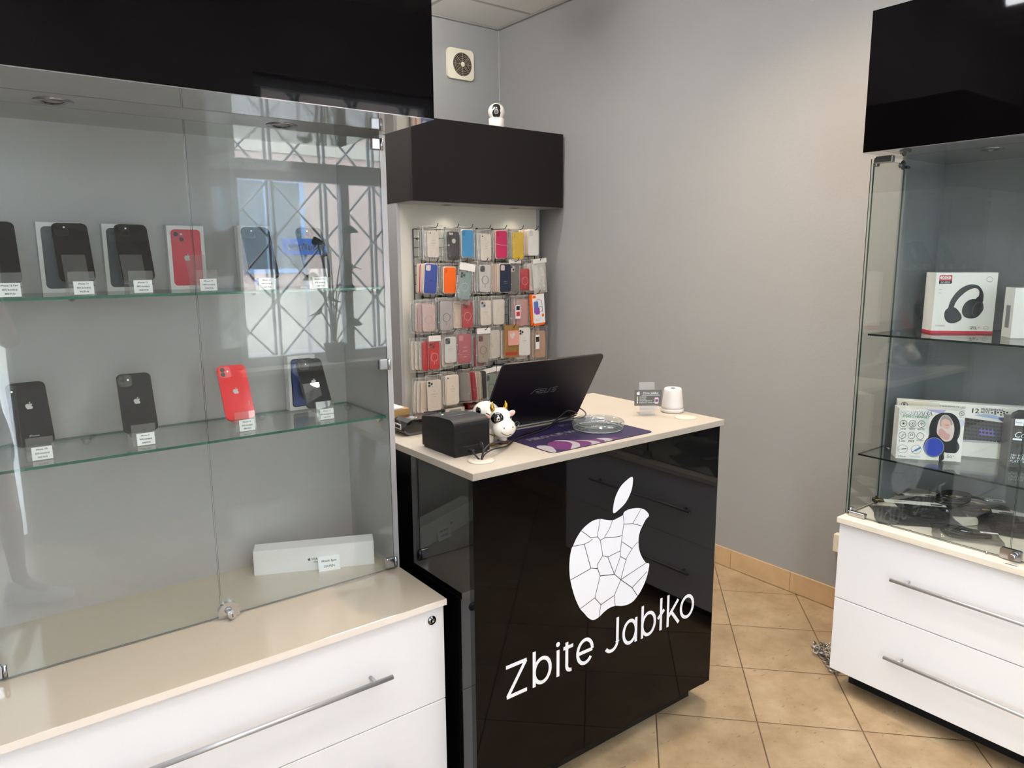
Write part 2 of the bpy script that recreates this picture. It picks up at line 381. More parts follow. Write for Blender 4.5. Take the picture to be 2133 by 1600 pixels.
# linear lamps hung just under the ceiling, the back-wall one added as fill; their diffusers are the light
for i, (x, y, lab) in enumerate(((.15, 1.10, 'long white linear ceiling lamp above the display cabinet side of the shop'), (1.45, 2.15, 'long white linear ceiling lamp above the staff side of the counter'), (1.30, .10, 'long white linear ceiling lamp near the shop window'), (1.42, 3.12, 'long white linear ceiling lamp added unseen to brighten the back wall'))):
    t = thing('linear_lamp', lab, 'ceiling light', (x, y, ZC-.14), (0, 0, math.radians(0 if i in (1, 3) else 90)), 'linear ceiling lamps')
    MB().cyl((-.58, 0, 0), .022, 1.16, 'x', 18).build('diffuser', mat(('lit_diffuser', 'lit_diffuser_mid', 'lit_diffuser_front', 'fill_diffuser')[i], ('#f8f9ff', '#fdfaf8', '#f8f9ff', '#fdfaf8')[i], .4, emit=LAMP*(1.3, 1.25, 1.55, 2.7)[i]), t)
    for sx_ in (-1, 1):
        MB().cyl((sx_*.585, 0, 0), .026, .012*sx_, 'x', 18).build('end_cap', m_white, t)
        MB().cyl((sx_*.50, 0, .02), .004, .12, 'z', 8).build('hanger', m_white, t)

# ------------------------------------------------------------------ street outside
m_pl = mat('pink_brick_facade', '#c0aca6', .85, vary=.12, vscale=3)
b = thing('neighbour_building', 'pinkish rendered building with blue-framed windows across the street', 'building', (2, -9, 0))
box('wall', m_pl, -9, 12, -10, -9, -.2, 7, b)
box('plinth_band', mat('pale_stone_band', '#cfc9c0', .8), -9, 12, -9.06, -8.95, -.2, 1.0, b)
box('cornice', mat('pale_stone_band'), -9, 12, -9.15, -8.95, 3.3, 3.55, b)
box('added_pale_wing', mat('bright_wing_render', '#e9eaec', .8), -9, .75, -9.06, -8.93, 1.0, 7, b)  # invented bright wing, so the doorway shows light in the cabinet glass
for i in range(3, 7):
    for zz in (1.3, 4.2):
        x = -7.5+i*2.8
        f = box('window', mat('blue_window_frame', '#8fb2dd', .5), x, x+1.3, -9.05, -8.97, zz, zz+1.6, b)
        p_ = MB().box(x+.08, x+.6, -9.0, -8.96, zz+.08, zz+1.52).box(x+.7, x+1.22, -9.0, -8.96, zz+.08, zz+1.52).build('pane', mat('far_window_glass', '#59646c', .1), f, True)
struct(box('street_ground', mat('pale_pavement', '#b5b5b8', .9, vary=.08, vscale=2), -14, 16, -10, YF-.2, -.25, -.03))
# folding lattice grille outside the window
g = thing('folding_window_grille', 'grey folding lattice grille outside the shop window', 'window grille', (2.1, YF-.35, .85))
gm = MB(); gz0, gz1 = .80, 2.85
for k in range(5):
    for o_ in (-.018, .018): gm.box(1.36+k*.37+o_-.009, 1.36+k*.37+o_+.009, YF-.36, YF-.345, gz0, gz1)
gm.build('bars', mat('grey_steel', '#b9bdc0', .5), g, True)
dm = MB()
for k in range(4):
    for j in range(5):
        xa, xb = 1.36+k*.37, 1.36+(k+1)*.37; za, zb = gz0+.05+j*.40, gz0+.05+(j+1)*.40
        dm.tube([(xa, YF-.34, za), (xb, YF-.34, zb)], .008, 6); dm.tube([(xa, YF-.365, zb), (xb, YF-.365, za)], .008, 6)
dm.build('lattice', mat('grey_steel'), g, True)
# blue street-name plate on the facade opposite
t = thing('street_name_plate', 'blue street name plate on a pole across the street', 'sign', (2.86, -3.6, -.38))
MB().cyl((0, -.03, .34), .02, 1.8).build('pole', m_alu, t)
box('plate', mat('sign_blue', '#2f62b5', .4), -.24, .24, -.02, .0, 1.95, 2.11, t, world=False)
add_text(MB(), 'Zduńska', .11, (0, 2.03, .004), True, frame=lambda a, b, c: (-a, c, b)).build('lettering', m_vinyl, t)

# ------------------------------------------------------------------ shared furniture parts
def bar_handle(parent, axis, a0, a1, c, z, out):
    """bar along X (axis='x', face at y=c) or along Y (axis='y', face at x=c); out = stand-off"""
    mb = MB(); r = .006
    if axis == 'x':
        mb.cyl((a0, c-out, z), r, a1-a0, 'x', 14)
        for p in (a0+.045, a1-.045): mb.cyl((p, c-out, z), .0045, out, 'y', 12)
    else:
        mb.cyl((c-out, a0, z), r, a1-a0, 'y', 14)
        for p in (a0+.045, a1-.045): mb.cyl((c-out, p, z), .0045, out, 'x', 12)
    return mb.build('handle', m_alu, parent, True)
def downlight(parent, x, y, z, r=.036):
    o = MB().lathe([(r*.58, .0005), (r*.62, -.003), (r*.78, -.0022), (r*.97, -.0018), (r, 0.0)], (x, y, z), 32).build('downlight', m_chrome, parent, True)
    MB().lathe([(0, -.0006), (r*.3, -.0012), (r*.56, .0004)], (x, y, z), 24).build('lens', mat('frosted_lens', '#b5b2ad', .25), o, True)
    return o
def glass_box(name, parent, x0, x1, y0, y1, z0, z1, thin, edge=None):
    """glass sheet whose narrow sides show the green edge; thin = index of the thickness axis"""
    mb = MB(); mb.box(x0, x1, y0, y1, z0, z1)
    mb.bm.normal_update()
    bmesh.ops.recalc_face_normals(mb.bm, faces=mb.bm.faces[:])
    for f in mb.bm.faces: f.material_index = 0 if abs(f.normal[thin]) > .5 else 1
    return mb.build(name, [m_glass, edge or m_glassedge], parent, True)
def shelf_pin(parent, x, y, z, d):
    mb = MB(); mb.lathe([(.002, -.016), (.008, -.012), (.0115, -.004), (.012, 0)], (x, y, z), 20)
    mb.cyl((x, y, z-.010), .005, .02, d, 12)
    return mb.build('shelf_support', m_chrome, parent, True)
def clip(parent, name, x0, x1, y0, y1, z0, z1):
    return MB().box(x0, x1, y0, y1, z0, z1, .003, 3).build(name, m_chrome, parent, True)

# ------------------------------------------------------------------ left glass display cabinet
LX0, LX1 = -.055, .943
c1 = thing('display_cabinet', 'grey glass-fronted display cabinet with two shelves of phones and white drawers below', 'display cabinet', (.444, 1.55, 0))
box('carcass', m_lam_grey, LX0+.004, LX1-.004, 1.566, 2.078, .08, .6235, c1)
box('plinth', m_dark, LX0+.03, LX1-.03, 1.60, 2.06, 0, .0795, c1)
MB().box(LX0, LX1, 1.5365, 2.078, .624, .642, .0012).build('worktop', m_cream, c1, True)
box('edge_band', m_creamedge, LX0, LX1, 1.5358, 1.5364, .6245, .6412, c1)
for z0, z1, hz in ((.3555, .6195, .494), (.083, .3525, .2335)):
    dr = MB().box(LX0+.002, LX1-.0035, 1.547, 1.565, z0, z1, .001).build('drawer', m_white, c1, True)
    bar_handle(dr, 'x', .120, .769, 1.547, hz, .032)
    if z0 > .3:
        MB().lathe([(.0, -.003), (.003, -.003), (.004, -.005), (.008, -.005), (.009, -.003), (.0115, -.003), (.0125, -.0015), (.0125, 0)], (.903, 1.547, .589), 24, 'y').build('drawer_lock', m_dchrome, dr, True)
box('back_panel', m_lam_grey, LX0, LX1, 2.064, 2.078, .642, 1.8367, c1)
for x0, x1 in ((.925, LX1), (LX0, LX0+.018)):
    box('side_panel', m_lam_grey, x0, x1, 1.791, 2.064, .642, 1.8367, c1)
box('canopy', m_black, LX0-.002, .934, 1.529, 1.548, 1.8385, 2.254, c1)
box('canopy_side', m_black, .9165, .934, 1.548, 2.078, 1.8385, 2.254, c1)
box('canopy_underside', m_under, LX0, .934, 1.530, 2.078, 1.8367, 1.8384, c1)
box('canopy_top', m_blackmat, LX0, .916, 1.548, 2.078, 2.236, 2.252, c1)
for x in (.202, .673): downlight(c1, x, 1.803, 1.8367, .037)
for z in (1.0895, 1.444):
    glass_box('glass_shelf', c1, LX0+.02, .9225, 1.802, 2.060, z-.006, z, 2)
for z in (1.0895, 1.444):
    for x, y, d_ in ((.914, 1.83, 'x'), (.914, 2.03, 'x'), (.225, 2.052, 'y'), (.66, 2.052, 'y'), (LX0+.024, 1.83, 'x')): shelf_pin(c1, x, y, z-.0065, d_)
m_dedge = mat('grey_glass_edge', '#5c6663', .15, coat=.5)
dl = glass_box('glass_door', c1, LX0+.004, .4435, 1.785, 1.790, .646, 1.824, 1, m_dedge)
dr_ = glass_box('glass_door', c1, .4465, .924, 1.785, 1.790, .646, 1.824, 1, m_dedge)
for z in (.664, 1.235, 1.812):
    for p, xa, xb in ((dr_, .898, .934), (dl, LX0-.004, LX0+.03)):
        if p is dl and z < .7: xa, xb = LX0-.002, .0075   # wider clip at the lower left corner
        h = clip(p, 'hinge', xa, xb-.010, 1.780, 1.795, z-.015, z+.015)
        MB().cyl((xb-.006, 1.7835, z-.015), .0045, .030, 'z', 14).build('hinge_pin', m_chrome, p, True)
lk = MB(); pts = [(-.0255, 0)]+[(-.0255*math.cos(a), .014+.0255*math.sin(a)) for a in [PI*i/16 for i in range(17)]]+[(.0255, 0)]
lk.prism(pts, -.004, .009, lambda a, b_, c: (.461+a, 1.781+c, .6435+b_))
lo = lk.build('door_lock', m_polish, dr_, True)
MB().cyl((.463, 1.755, .656), .0075, .023, 'y', 20).lathe([(.0095, 0), (.0095, .004)], (.463, 1.757, .656), 20, 'y').build('lock_barrel', m_polish, lo, True)
box('keyhole', m_dark, .4622, .4638, 1.7545, 1.755, .652, .660, lo)

# ------------------------------------------------------------------ right glass display cabinet
c2 = thing('display_cabinet', 'glass display cabinet of headphone boxes and cables above white drawers, against the right-hand wall', 'display cabinet', (2.62, .737, 0))
RY0, RY1 = .237, 1.237
box('carcass', m_lam_grey, 2.357, 2.924, RY0+.004, RY1-.004, .08, .6205, c2)
box('plinth', m_dark, 2.43, 2.91, RY0+.03, RY1-.03, 0, .0795, c2)
MB().box(2.3235, 2.924, RY0, RY1, .622, .6415, .0012).build('worktop', m_ash, c2, True)
for z0, z1, hz in ((.350, .6165, .490), (.080, .347, .2195)):
    dr = MB().box(2.338, 2.356, RY0+.002, RY1-.004, z0, z1, .001).build('drawer', m_white, c2, True)
    bar_handle(dr, 'y', .438, 1.037, 2.338, hz, .032)
m_bluegrey = mat('slate_grey_laminate', '#828588', .28, coat=.3)
box('back_panel', m_bluegrey, 2.862, 2.924, RY0, RY1, .642, 1.8367, c2)
m_bluegrey = mat('slate_grey_laminate', '#828588', .28, coat=.3)
for y0, y1 in ((1.221, RY1), (RY0, RY0+.016)):
    box('side_panel', m_bluegrey, 2.583, 2.862, y0, y1, .642, 1.8367, c2)
m_dkedge = mat('dark_green_edge', '#1e3a32', .15)
glass_box('side_glass', c2, 2.381, 2.581, 1.226, 1.231, .644, 1.822, 1, m_dkedge)
glass_box('side_glass', c2, 2.381, 2.581, .243, .248, .644, 1.822, 1)
box('canopy', m_black, 2.3225, 2.341, RY0, RY1, 1.8385, 2.254, c2)
box('canopy_side', m_black, 2.341, 2.924, RY1-.018, RY1, 1.8385, 2.254, c2)
box('canopy_side', m_black, 2.341, 2.924, RY0, RY0+.018, 1.8385, 2.254, c2)
box('canopy_top', m_blackmat, 2.341, 2.924, RY0+.018, RY1-.018, 2.236, 2.252, c2)
box('canopy_underside', m_under, 2.3235, 2.924, RY0, RY1, 1.8367, 1.8384, c2)
for y in (.965, .50): downlight(c2, 2.56, y, 1.8367, .037)
for z, xf in ((1.2642, 2.409), (.8546, 2.4045)):
    glass_box('glass_shelf', c2, xf, 2.858, .252, 1.222, z-.006, z, 2, mat('dark_glass_edge', '#16201e', .15))
    for x, y, d_ in ((2.60, 1.213, 'y'), (2.83, 1.213, 'y'), (2.852, .93, 'x'), (2.852, .50, 'x')): shelf_pin(c2, x, y, z-.0065, d_)
da = glass_box('glass_door', c2, 2.372, 2.377, .739, 1.2345, .646, 1.822, 0, m_dkedge)
db = glass_box('glass_door', c2, 2.372, 2.377, .2395, .736, .646, 1.822, 0, m_dkedge)
for z0, z1 in ((.642, .659), (1.806, 1.828)):
    clip(da, 'hinge', 2.366, 2.385, 1.165, 1.222, z0, z1)
    MB().cyl((2.385, 1.2165, (z0+z1)/2+.010*(1 if z0 < 1 else -1)), .009, .012, 'y', 18).build('hinge_screw', m_chrome, da, True)
    clip(db, 'hinge', 2.366, 2.385, .252, .309, z0, z1)
for z in (.658, 1.815):
    MB().torus((2.553, 1.2195, z), .012, .0035, 'y', 20, 8).cyl((2.553, 1.221, z), .008, .010, 'y', 16).cyl((2.570, 1.216, z-.006), .005, .016, 'x').build('panel_clamp', m_dchrome, c2, True)
lk = MB(); lk.prism(rr(.056, .032, .006), -.004, .008, lambda a, b_, c: (2.369+c, .733-a, .6605+b_))
lo = lk.build('door_lock', m_chrome, da, True)
MB().cyl((2.343, .724, .661), .0085, .024, 'x', 20).lathe([(.011, 0), (.011, .004)], (2.349, .724, .661), 20, 'x').build('lock_barrel', m_chrome, lo, True)
box('lock_slot', m_dark, 2.335, 2.339, .705, .735, .6415, .6420, c2)
MB().cyl((2.367, .795, .642), .0025, .009, 'z', 12).build('door_stop_pin', m_chrome, c2, True)

# ------------------------------------------------------------------ phone-case rack at the back
c3 = thing('case_rack', 'white-backed display unit with a black header box in the far corner', 'display unit', (2.4, 3.7, 0))
MB().box(1.904, 2.911, 3.342, 3.362, 1.8115, 2.226, .002).build('header_front', m_blackmat, c3, True)
box('header_side', m_blackmat, 1.904, 1.922, 3.362, 3.975, 1.8115, 2.226, c3)
box('header_side', m_blackmat, 2.893, 2.911, 3.362, 3.975, 1.8115, 2.226, c3)
box('header_top', m_blackmat, 1.922, 2.893, 3.362, 3.975, 2.208, 2.2258, c3)
box('header_underside', m_lam_grey, 1.906, 2.910, 3.363, 3.60, 1.8095, 1.8114, c3)
box('back_board', m_board, 1.926, 2.860, 3.528, 3.546, .662, 1.809, c3)
box('side_panel', m_lam_grey, 1.906, 1.9255, 3.522, 3.97, .662, 1.809, c3)
box('side_panel', m_lam_grey, 2.8605, 2.880, 3.522, 3.97, .662, 1.809, c3)
box('worktop', mat('dusty_brown_top', '#a3948a', .4), 1.906, 2.91, 3.365, 3.97, .642, .6618, c3)
box('base_cabinet', m_white, 1.912, 2.905, 3.385, 3.97, .08, .6415, c3)
box('plinth', m_dark, 1.95, 2.88, 3.45, 3.95, 0, .0795, c3)
for x in (2.2016, 2.6606):
    downlight(c3, x, 3.487, 1.8095, .034)
    lamp('header_fill_light', 'SPOT', (x, 3.440, 1.800), (x, 3.34, 1.0), 1.1, (1.0, .90, .74), spot_size=math.radians(140), spot_blend=.9, shadow_soft_size=.02)  # fill spot added under the header to brighten the top of the board
gp = thing('wire_grid_panel', 'black wire grid panel fixed to the white board of the case rack', 'wire grid', (2.4, 3.51, .70))
m_wire = mat('black_wire', '#17171a', .4)
wg = MB(); gx0, gx1, gz0, gz1 = 1.997, 2.835, .70, 1.678
for i in range(18): x = gx0+.0493*i; wg.cyl((min(x, gx1), 3.512, gz0), .0022 if 0 < i < 17 else .004, gz1-gz0, 'z', 6)
for i in range(21): wg.cyl((gx0, 3.507, gz0+.0489*i), .0022 if 0 < i < 20 else .003, gx1-gx0, 'x', 6)
for x in (gx0+.03, gx1-.03):
    for z in (gz0+.05, gz1-.05): wg.cyl((x, 3.509, z), .006, .0185, 'y', 8)
wg.build('wires', m_wire, gp, True)

# ------------------------------------------------------------------ counter
c4 = thing('sales_counter', 'glossy black sales counter with a pale wood top and a cracked white apple sign', 'counter', (1.45, 1.74, 0))
MB().box(.962, 1.946, 1.433, 2.048, .9805, 1.0, .0015).build('countertop', m_counter, c4, True)
box('front_panel', m_black, .967, 1.935, 1.442, 1.460, .08, .980, c4)
m_blackside = mat('black_gloss_side', '#050405', .03, spec=.55)
box('side_panel', m_blackside, .967, .985, 1.4605, 2.04, .06, .980, c4)
box('side_panel', m_black, 1.917, 1.935, 1.4605, 2.04, .06, .980, c4)
box('inner_shelf', m_blackmat, .986, 1.916, 1.70, 2.03, .50, .518, c4)
box('plinth', mat('dark_plinth', '#0f0e0e', .4), 1.0, 1.906, 1.505, 2.02, 0, .0795, c4)
# traced positions on the front panel (metres along X, height Z)
LEAF =[(1.5315,0.8828),(1.5093,0.8781),(1.4830,0.8627),(1.4639,0.8372),(1.4554,0.8097),(1.4559,0.7885),(1.4782,0.7949),(1.5046,0.8100),(1.5241,0.8347),(1.5323,0.8579)]
APPLE =[(1.4955,0.7738),(1.4974,0.7783),(1.5053,0.7840),(1.5290,0.7858),(1.5637,0.7803),(1.5887,0.7693),(1.6072,0.7489),(1.5934,0.7381),(1.5798,0.7218),(1.5684,0.7040),(1.5636,0.6795),(1.5666,0.6530),(1.5774,0.6270),(1.5983,0.5990),(1.6130,0.5919),(1.6122,0.5758),(1.6057,0.5538),(1.5936,0.5308),(1.5784,0.5114),(1.5645,0.4996),(1.5451,0.4881),(1.5207,0.4850),(1.4964,0.4888),(1.4690,0.4972),(1.4454,0.4977),(1.4224,0.4911),(1.4029,0.4820),(1.3802,0.4806),(1.3608,0.4938),(1.3447,0.5129),(1.3288,0.5318),(1.3129,0.5622),(1.3003,0.5953),(1.2908,0.6294),(1.2869,0.6618),(1.2884,0.6948),(1.2942,0.7195),(1.3001,0.7276),(1.3120,0.7460),(1.3301,0.7645),(1.3502,0.7760),(1.3751,0.7838),(1.4023,0.7829),(1.4262,0.7750),(1.4524,0.7676),(1.4755,0.7698)]
CRACKS =[[(1.3001,0.7266),(1.3233,0.7241),(1.3417,0.7224),(1.3604,0.7246),(1.3741,0.7299)],
[(1.3301,0.7645),(1.3507,0.7486),(1.3665,0.7352),(1.3950,0.7316)],
[(1.4023,0.7829),(1.3976,0.7592),(1.3917,0.7339),(1.4035,0.7188),(1.4105,0.6925),(1.4142,0.6693)],
[(1.4524,0.7676),(1.4399,0.7444),(1.4208,0.7244)],
[(1.4035,0.7188),(1.4209,0.7219),(1.4570,0.7146),(1.4931,0.7109)],
[(1.4955,0.7738),(1.4995,0.7504),(1.4931,0.7109),(1.4870,0.6631),(1.4874,0.6478)],
[(1.4996,0.7454),(1.5374,0.7382),(1.5763,0.7216)],
[(1.5373,0.7392),(1.5709,0.7763)],
[(1.4937,0.6916),(1.5363,0.6602),(1.5602,0.6752)],
[(1.5363,0.6602),(1.5129,0.6360),(1.4907,0.5756)],
[(1.4874,0.6478),(1.5130,0.6309)],
[(1.4142,0.6693),(1.4352,0.6599),(1.4869,0.6656)],
[(1.4874,0.6478),(1.4631,0.5996)],
[(1.4352,0.6599),(1.4631,0.5996),(1.4907,0.5741)],
[(1.4142,0.6693),(1.3933,0.6476),(1.3949,0.6349),(1.4057,0.6095),(1.4631,0.5986)],
[(1.3417,0.7224),(1.3680,0.6436),(1.3949,0.6349)],
[(1.2908,0.6294),(1.3680,0.6426)],
[(1.4057,0.6095),(1.3855,0.5479),(1.3288,0.5318)],
[(1.3855,0.5479),(1.4100,0.5193),(1.4647,0.5319)],
[(1.4100,0.5193),(1.4029,0.4820)],
[(1.4907,0.5741),(1.4647,0.5319),(1.4690,0.4972)],
[(1.4907,0.5741),(1.5984,0.5979)],
[(1.4907,0.5741),(1.5401,0.5346),(1.5645,0.5007)],
[(1.5401,0.5346),(1.6052,0.5688)]]
def smooth_closed(P, k=4):
    n = len(P); out = []
    for i in range(n):
        a, b_, c, d_ = P[i-1], P[i], P[(i+1) % n], P[(i+2) % n]
        for j in range(k):
            t = j/k; out.append(tuple(.5*((2*b_[q])+(-a[q]+c[q])*t+(2*a[q]-5*b_[q]+4*c[q]-d_[q])*t*t+(-a[q]+3*b_[q]-3*c[q]+d_[q])*t**3) for q in (0, 1)))
    return out
def ribbon(mb, pts, w, y, fr=None):
    """flat stroke with round-ish joints in the XZ plane at depth y"""
    fr = fr or (lambda a, b_, c: (a, c, b_))
    n = len(pts); L = []; R_ = []
    for i in range(n):
        p = Vector(pts[i]); t = (Vector(pts[min(i+1, n-1)])-Vector(pts[max(i-1, 0)]))
        t = t.normalized(); nn = Vector((-t.y, t.x))
        k = 1.0
        if 0 < i < n-1:
            t1 = (p-Vector(pts[i-1])).normalized(); k = 1/max(.55, abs(t1.dot(t)))
        L.append(mb.v(fr(p.x+nn.x*w/2*k, p.y+nn.y*w/2*k, y))); R_.append(mb.v(fr(p.x-nn.x*w/2*k, p.y-nn.y*w/2*k, y)))
    for i in range(n-1): mb.f([L[i], L[i+1], R_[i+1], R_[i]])
    return mb
FP = lambda a, b_, c: (a, c, b_)
sg = MB(); corner_keep = smooth_closed(APPLE, 4); sg.prism(corner_keep, 1.4412, 1.4419, FP); sg.prism(smooth_closed(LEAF, 4), 1.4412, 1.4419, FP)
ap = sg.build('apple_emblem', m_vinyl, c4, True)
ck = MB()
for i, P in enumerate(CRACKS): ribbon(ck, P, .0019, 1.44105-.00002*i)
ck.build('cracks', m_blkg, ap, True)
# the shop name, drawn letter by letter as even strokes
def arc(cx, cz, rx, rz, a0, a1, n=20): return [(cx+rx*math.cos(math.radians(a0+(a1-a0)*i/n)), cz+rz*math.sin(math.radians(a0+(a1-a0)*i/n))) for i in range(n+1)]
zb, sw = .3515, .0108; xh = .083; cap = .0985; asc = .106
def letters():
    h = sw/2; o = []
    o.append([(1.064, zb+cap-h), (1.134, zb+cap-h)]); o.append([(1.1315, zb+cap-h), (1.0685, zb+h)]); o.append([(1.066, zb+h), (1.135, zb+h)])       # Z
    o.append([(1.1603, zb), (1.1603, zb+asc)]); o.append(arc(1.189, zb+xh/2, .0287, xh/2-h, 0, 360, 36))                                            # b
    o.append([(1.2462, zb), (1.2462, zb+xh-.002)]); o.append(arc(1.2462, zb+asc-.008, .0001, .0001, 0, 360, 8))                                    # i
    o.append([(1.2790, zb+asc-.012)]+[(1.2790, zb+.028)]+arc(1.2935, zb+.0205, .0145, .0155, 180, 285, 10)); o.append([(1.266, zb+xh-h), (1.303, zb+xh-h)])  # t
    o.append(arc(1.3495, zb+xh/2, .0290, xh/2-h, -38, -360, 40)); o.append([(1.3205, zb+xh/2-.001), (1.3785, zb+xh/2-.001)])                        # e
    o.append([(1.4812, zb+asc)]+[(1.4812, zb+.030)]+arc(1.4562, zb+.0300, .0250, .0246, 0, -150, 18))                                              # J
    o.append(arc(1.5345, zb+xh/2, .0270, xh/2-h, 0, 360, 36)); o.append([(1.5615, zb), (1.5615, zb+xh-.002)])                                       # a
    o.append([(1.5895, zb), (1.5895, zb+asc+.002)]); o.append(arc(1.618, zb+xh/2, .0287, xh/2-h, 0, 360, 36))                                       # b
    o.append([(1.6745, zb), (1.6745, zb+asc+.003)]); o.append([(1.6600, zb+.043), (1.6890, zb+.066)])                                               # l with stroke
    o.append([(1.7075, zb), (1.7075, zb+asc+.003)]); o.append([(1.756, zb+xh-.002), (1.7095, zb+.034)]); o.append([(1.7245, zb+.046), (1.7610, zb)]) # k
    o.append(arc(1.8005, zb+xh/2+.001, .0300, xh/2-h, 0, 360, 36))                                                                                  # o
    return o
for i, P in enumerate(letters()):
    mb = MB() if i == 0 else mb
    if len(P) == 9: mb.prism(arc(1.2462, zb+asc-.008, .0072, .0072, 0, 350, 16), 1.4412, 1.4418, FP)
    else: ribbon(mb, P, sw, 1.4411-.00002*i)
mb.build('shop_name_lettering', m_vinyl, c4, True)
for x, y, r in ((1.047, 1.519, .036), (1.869, 1.529, .0355)):
    MB().lathe([(0, .0032), (r*.78, .0032), (r*.82, .0024), (r*.95, .0022), (r, .0002)], (x, y, 1.0), 36).build('cable_grommet', mat('cream_plastic', '#bdb4a5', .45), c4, True)

# ------------------------------------------------------------------ phones, boxes and price stands
def logo_pts(s):
    """small apple mark outline, centred, height about s"""
    P = [(x, y) for x, y in APPLE]; xs = [p[0] for p in P]; ys = [p[1] for p in P]
    cx, cz = (min(xs)+max(xs))/2, (min(ys)+max(ys))/2; k = s*.8/(max(ys)-min(ys))
    return [((x-cx)*k, (z-cz)*k-.1*s) for x, z in P], [((x-cx)*k, (z-cz)*k-.1*s) for x, z in LEAF]
def flat_poly(mb, pts, y, fr=FXZ): mb.f([mb.v(fr(a, b_, y)) for a, b_ in pts]); return mb
def add_logo(mb, s, a, b_, y, fr=FXZ):
    for P in logo_pts(s): flat_poly(mb, [(x+a, z+b_) for x, z in P], y, fr)
    return mb
m_lens = mat('camera_lens_glass', '#08090c', .05, coat=1)
m_flash = mat('phone_flash', '#f3efe2', .3, emit=.15)
def phone(label, x, y, z, lean, yaw, colr, w, h, cam_layout, mark=True, word='', rough=.09, sat='', reg=False):
    t = thing('smartphone', label, 'phone', (x, y, z), (-math.radians(lean), 0, math.radians(yaw)), 'second-hand phones on the glass shelves')
    body = slab(rr(w, h, .0115, 8, -w/2, 0), .0078, .0016, FXZ).build('body', mat('phone_'+colr, colr, rough, coat=.0, spec=.28), t)
    mb = MB()
    if cam_layout:
        bw = .030 if cam_layout != 'pro' else .034
        if cam_layout != 'single':
            slab(rr(bw, bw*1.0, .008, 6, -w/2+.0035, h-.0035-bw), -.0012, .0, FXZ, mb)
            cb = mb.build('camera_bump', mat('phone_bump_'+colr, colr, .35, coat=.3), t)
        else: cb = t
        x0, z1 = -w/2+.0035, h-.0035
        L = {'diag': [(x0+.0095, z1-.0095), (x0+.0205, z1-.0205)], 'vert': [(x0+.0095, z1-.0085), (x0+.0095, z1-.0215)],
             'single': [(x0+.0065, z1-.0065)], 'pro': [(x0+.009, z1-.009), (x0+.009, z1-.025), (x0+.025, z1-.017)]}[cam_layout]
        for lx, lz in L:
            MB().cyl((lx, -.0026, lz), .0058, .0016, 'y', 22).build('lens', m_lens, cb)
        fx, fz = {'diag': (x0+.0215, z1-.0085), 'vert': (x0+.0215, z1-.0135), 'single': (x0+.0065, z1-.0175), 'pro': (x0+.025, z1-.0075)}[cam_layout]
        MB().cyl((fx, -.0019, fz), .0022, .0010, 'y', 16).build('flash', m_flash, cb)
    lg = MB()
    if mark: add_logo(lg, .0165, 0, h*(.62 if cam_layout == 'single' else .52), -.00025)
    if word: add_text(lg, word, .0072, (0, .022, -.00025))
    if reg: add_text(lg, reg, .0045, (.027, .035, -.00025), frame=lambda a, b_, c: (.027+(b_-.035), c, .040-(a-.027)))
    if mark or word: lg.build('emblem', mat('silver_mark', '#a5a3a0', .35, metal=.1), t)
    return t
def stand(label, x, y, z, lines, yaw=0, lean=28, empty=False, grp='acrylic price stands'):
    """clear acrylic easel; y = front plate, price card in the pocket"""
    t = thing('price_stand', label, 'price stand', (x, y, z), (0, 0, math.radians(yaw)), grp)
    w = .051; fr = lambda a, b_, c: (c, a, b_)
    mb = MB()
    mb.prism([(0, 0), (.0022, 0), (.0062, .051), (.004, .051)], -w/2, w/2, fr)                 # front plate with lip
    mb.prism([(.003, .0215), (.060, .0235), (.060, .0215), (.003, .0195)], -w/2, w/2, fr)   # ledge
    la = math.radians(lean); s_, c_ = math.sin(la), math.cos(la)
    mb.prism([(.062, .0215), (.0645, .0215), (.0645+s_*.075, .0215+c_*.075), (.062+s_*.075, .0215+c_*.075)], -w/2*.92, w/2*.92, fr)  # back rest
    mb.prism([(.060, 0), (.0622, 0), (.0622, .0215), (.060, .0215)], -w/2, w/2, fr)
    mb.build('easel', m_acryl, t)
    c = MB(); c.prism(rr(.0385, .0285, .0005, 1, -.0165, .0015), -.0009, -.0004, lambda a, b_, c_: (a, c_+b_*.078, b_)).build('price_card', m_paper, t)
    pc = [o for o in t.children][-1] if t.children else t
    tx = MB()
    for i, s in enumerate(lines): add_text(tx, s, .0050, (.0028, .0245-.0085*i, -.0013), True, frame=lambda a, b_, c_: (a, c_+b_*.078, b_))
    tx.build('lettering', m_ink, t)
    return t
Z2, Z1 = 1.0895, 1.444
BLK, GRY = '#191a1e', '#2e2d30'
phone('black phone with silver emblem and wordmark, at the left end of the lower glass shelf', .111, 1.906, Z2+.0245, 28.6, 2.8, '#29282a', .0757, .1509, 'single', word='iPhone')
phone('black twin-camera phone standing alone on the lower glass shelf, left of the red phone', .325, 1.906, Z2+.0245, 29.9, -4.0, '#2a292b', .0757, .1509, 'vert')
phone('bright red twin-camera phone on the lower glass shelf', .557, 1.892, Z2+.0245, 27.5, -1.2, '#e02b31', .0727, .1490, 'vert', word='', reg='iPhone')
phone('black phone with silver emblem leaning before the blue-pictured box on the lower shelf', .779, 1.913, Z2+.0245, 32.5, -2.2, '#1d1e22', .0727, .1500, 'vert')
phone('black phone cut off by the left edge, on the upper glass shelf', .085, 1.893, Z1+.029, 27.6, 0, '#15161b', .0715, .1467, 'diag', False)
phone('large black phone before the leftmost white phone box on the upper shelf', .232, 1.955, Z1+.029, 27.6, -.3, '#141519', .0728, .1495, 'diag', False)
phone('black phone before the second white phone box on the upper shelf', .355, 1.932, Z1+.029, 26.6, -1.3, '#121317', .0715, .1467, 'diag', False)
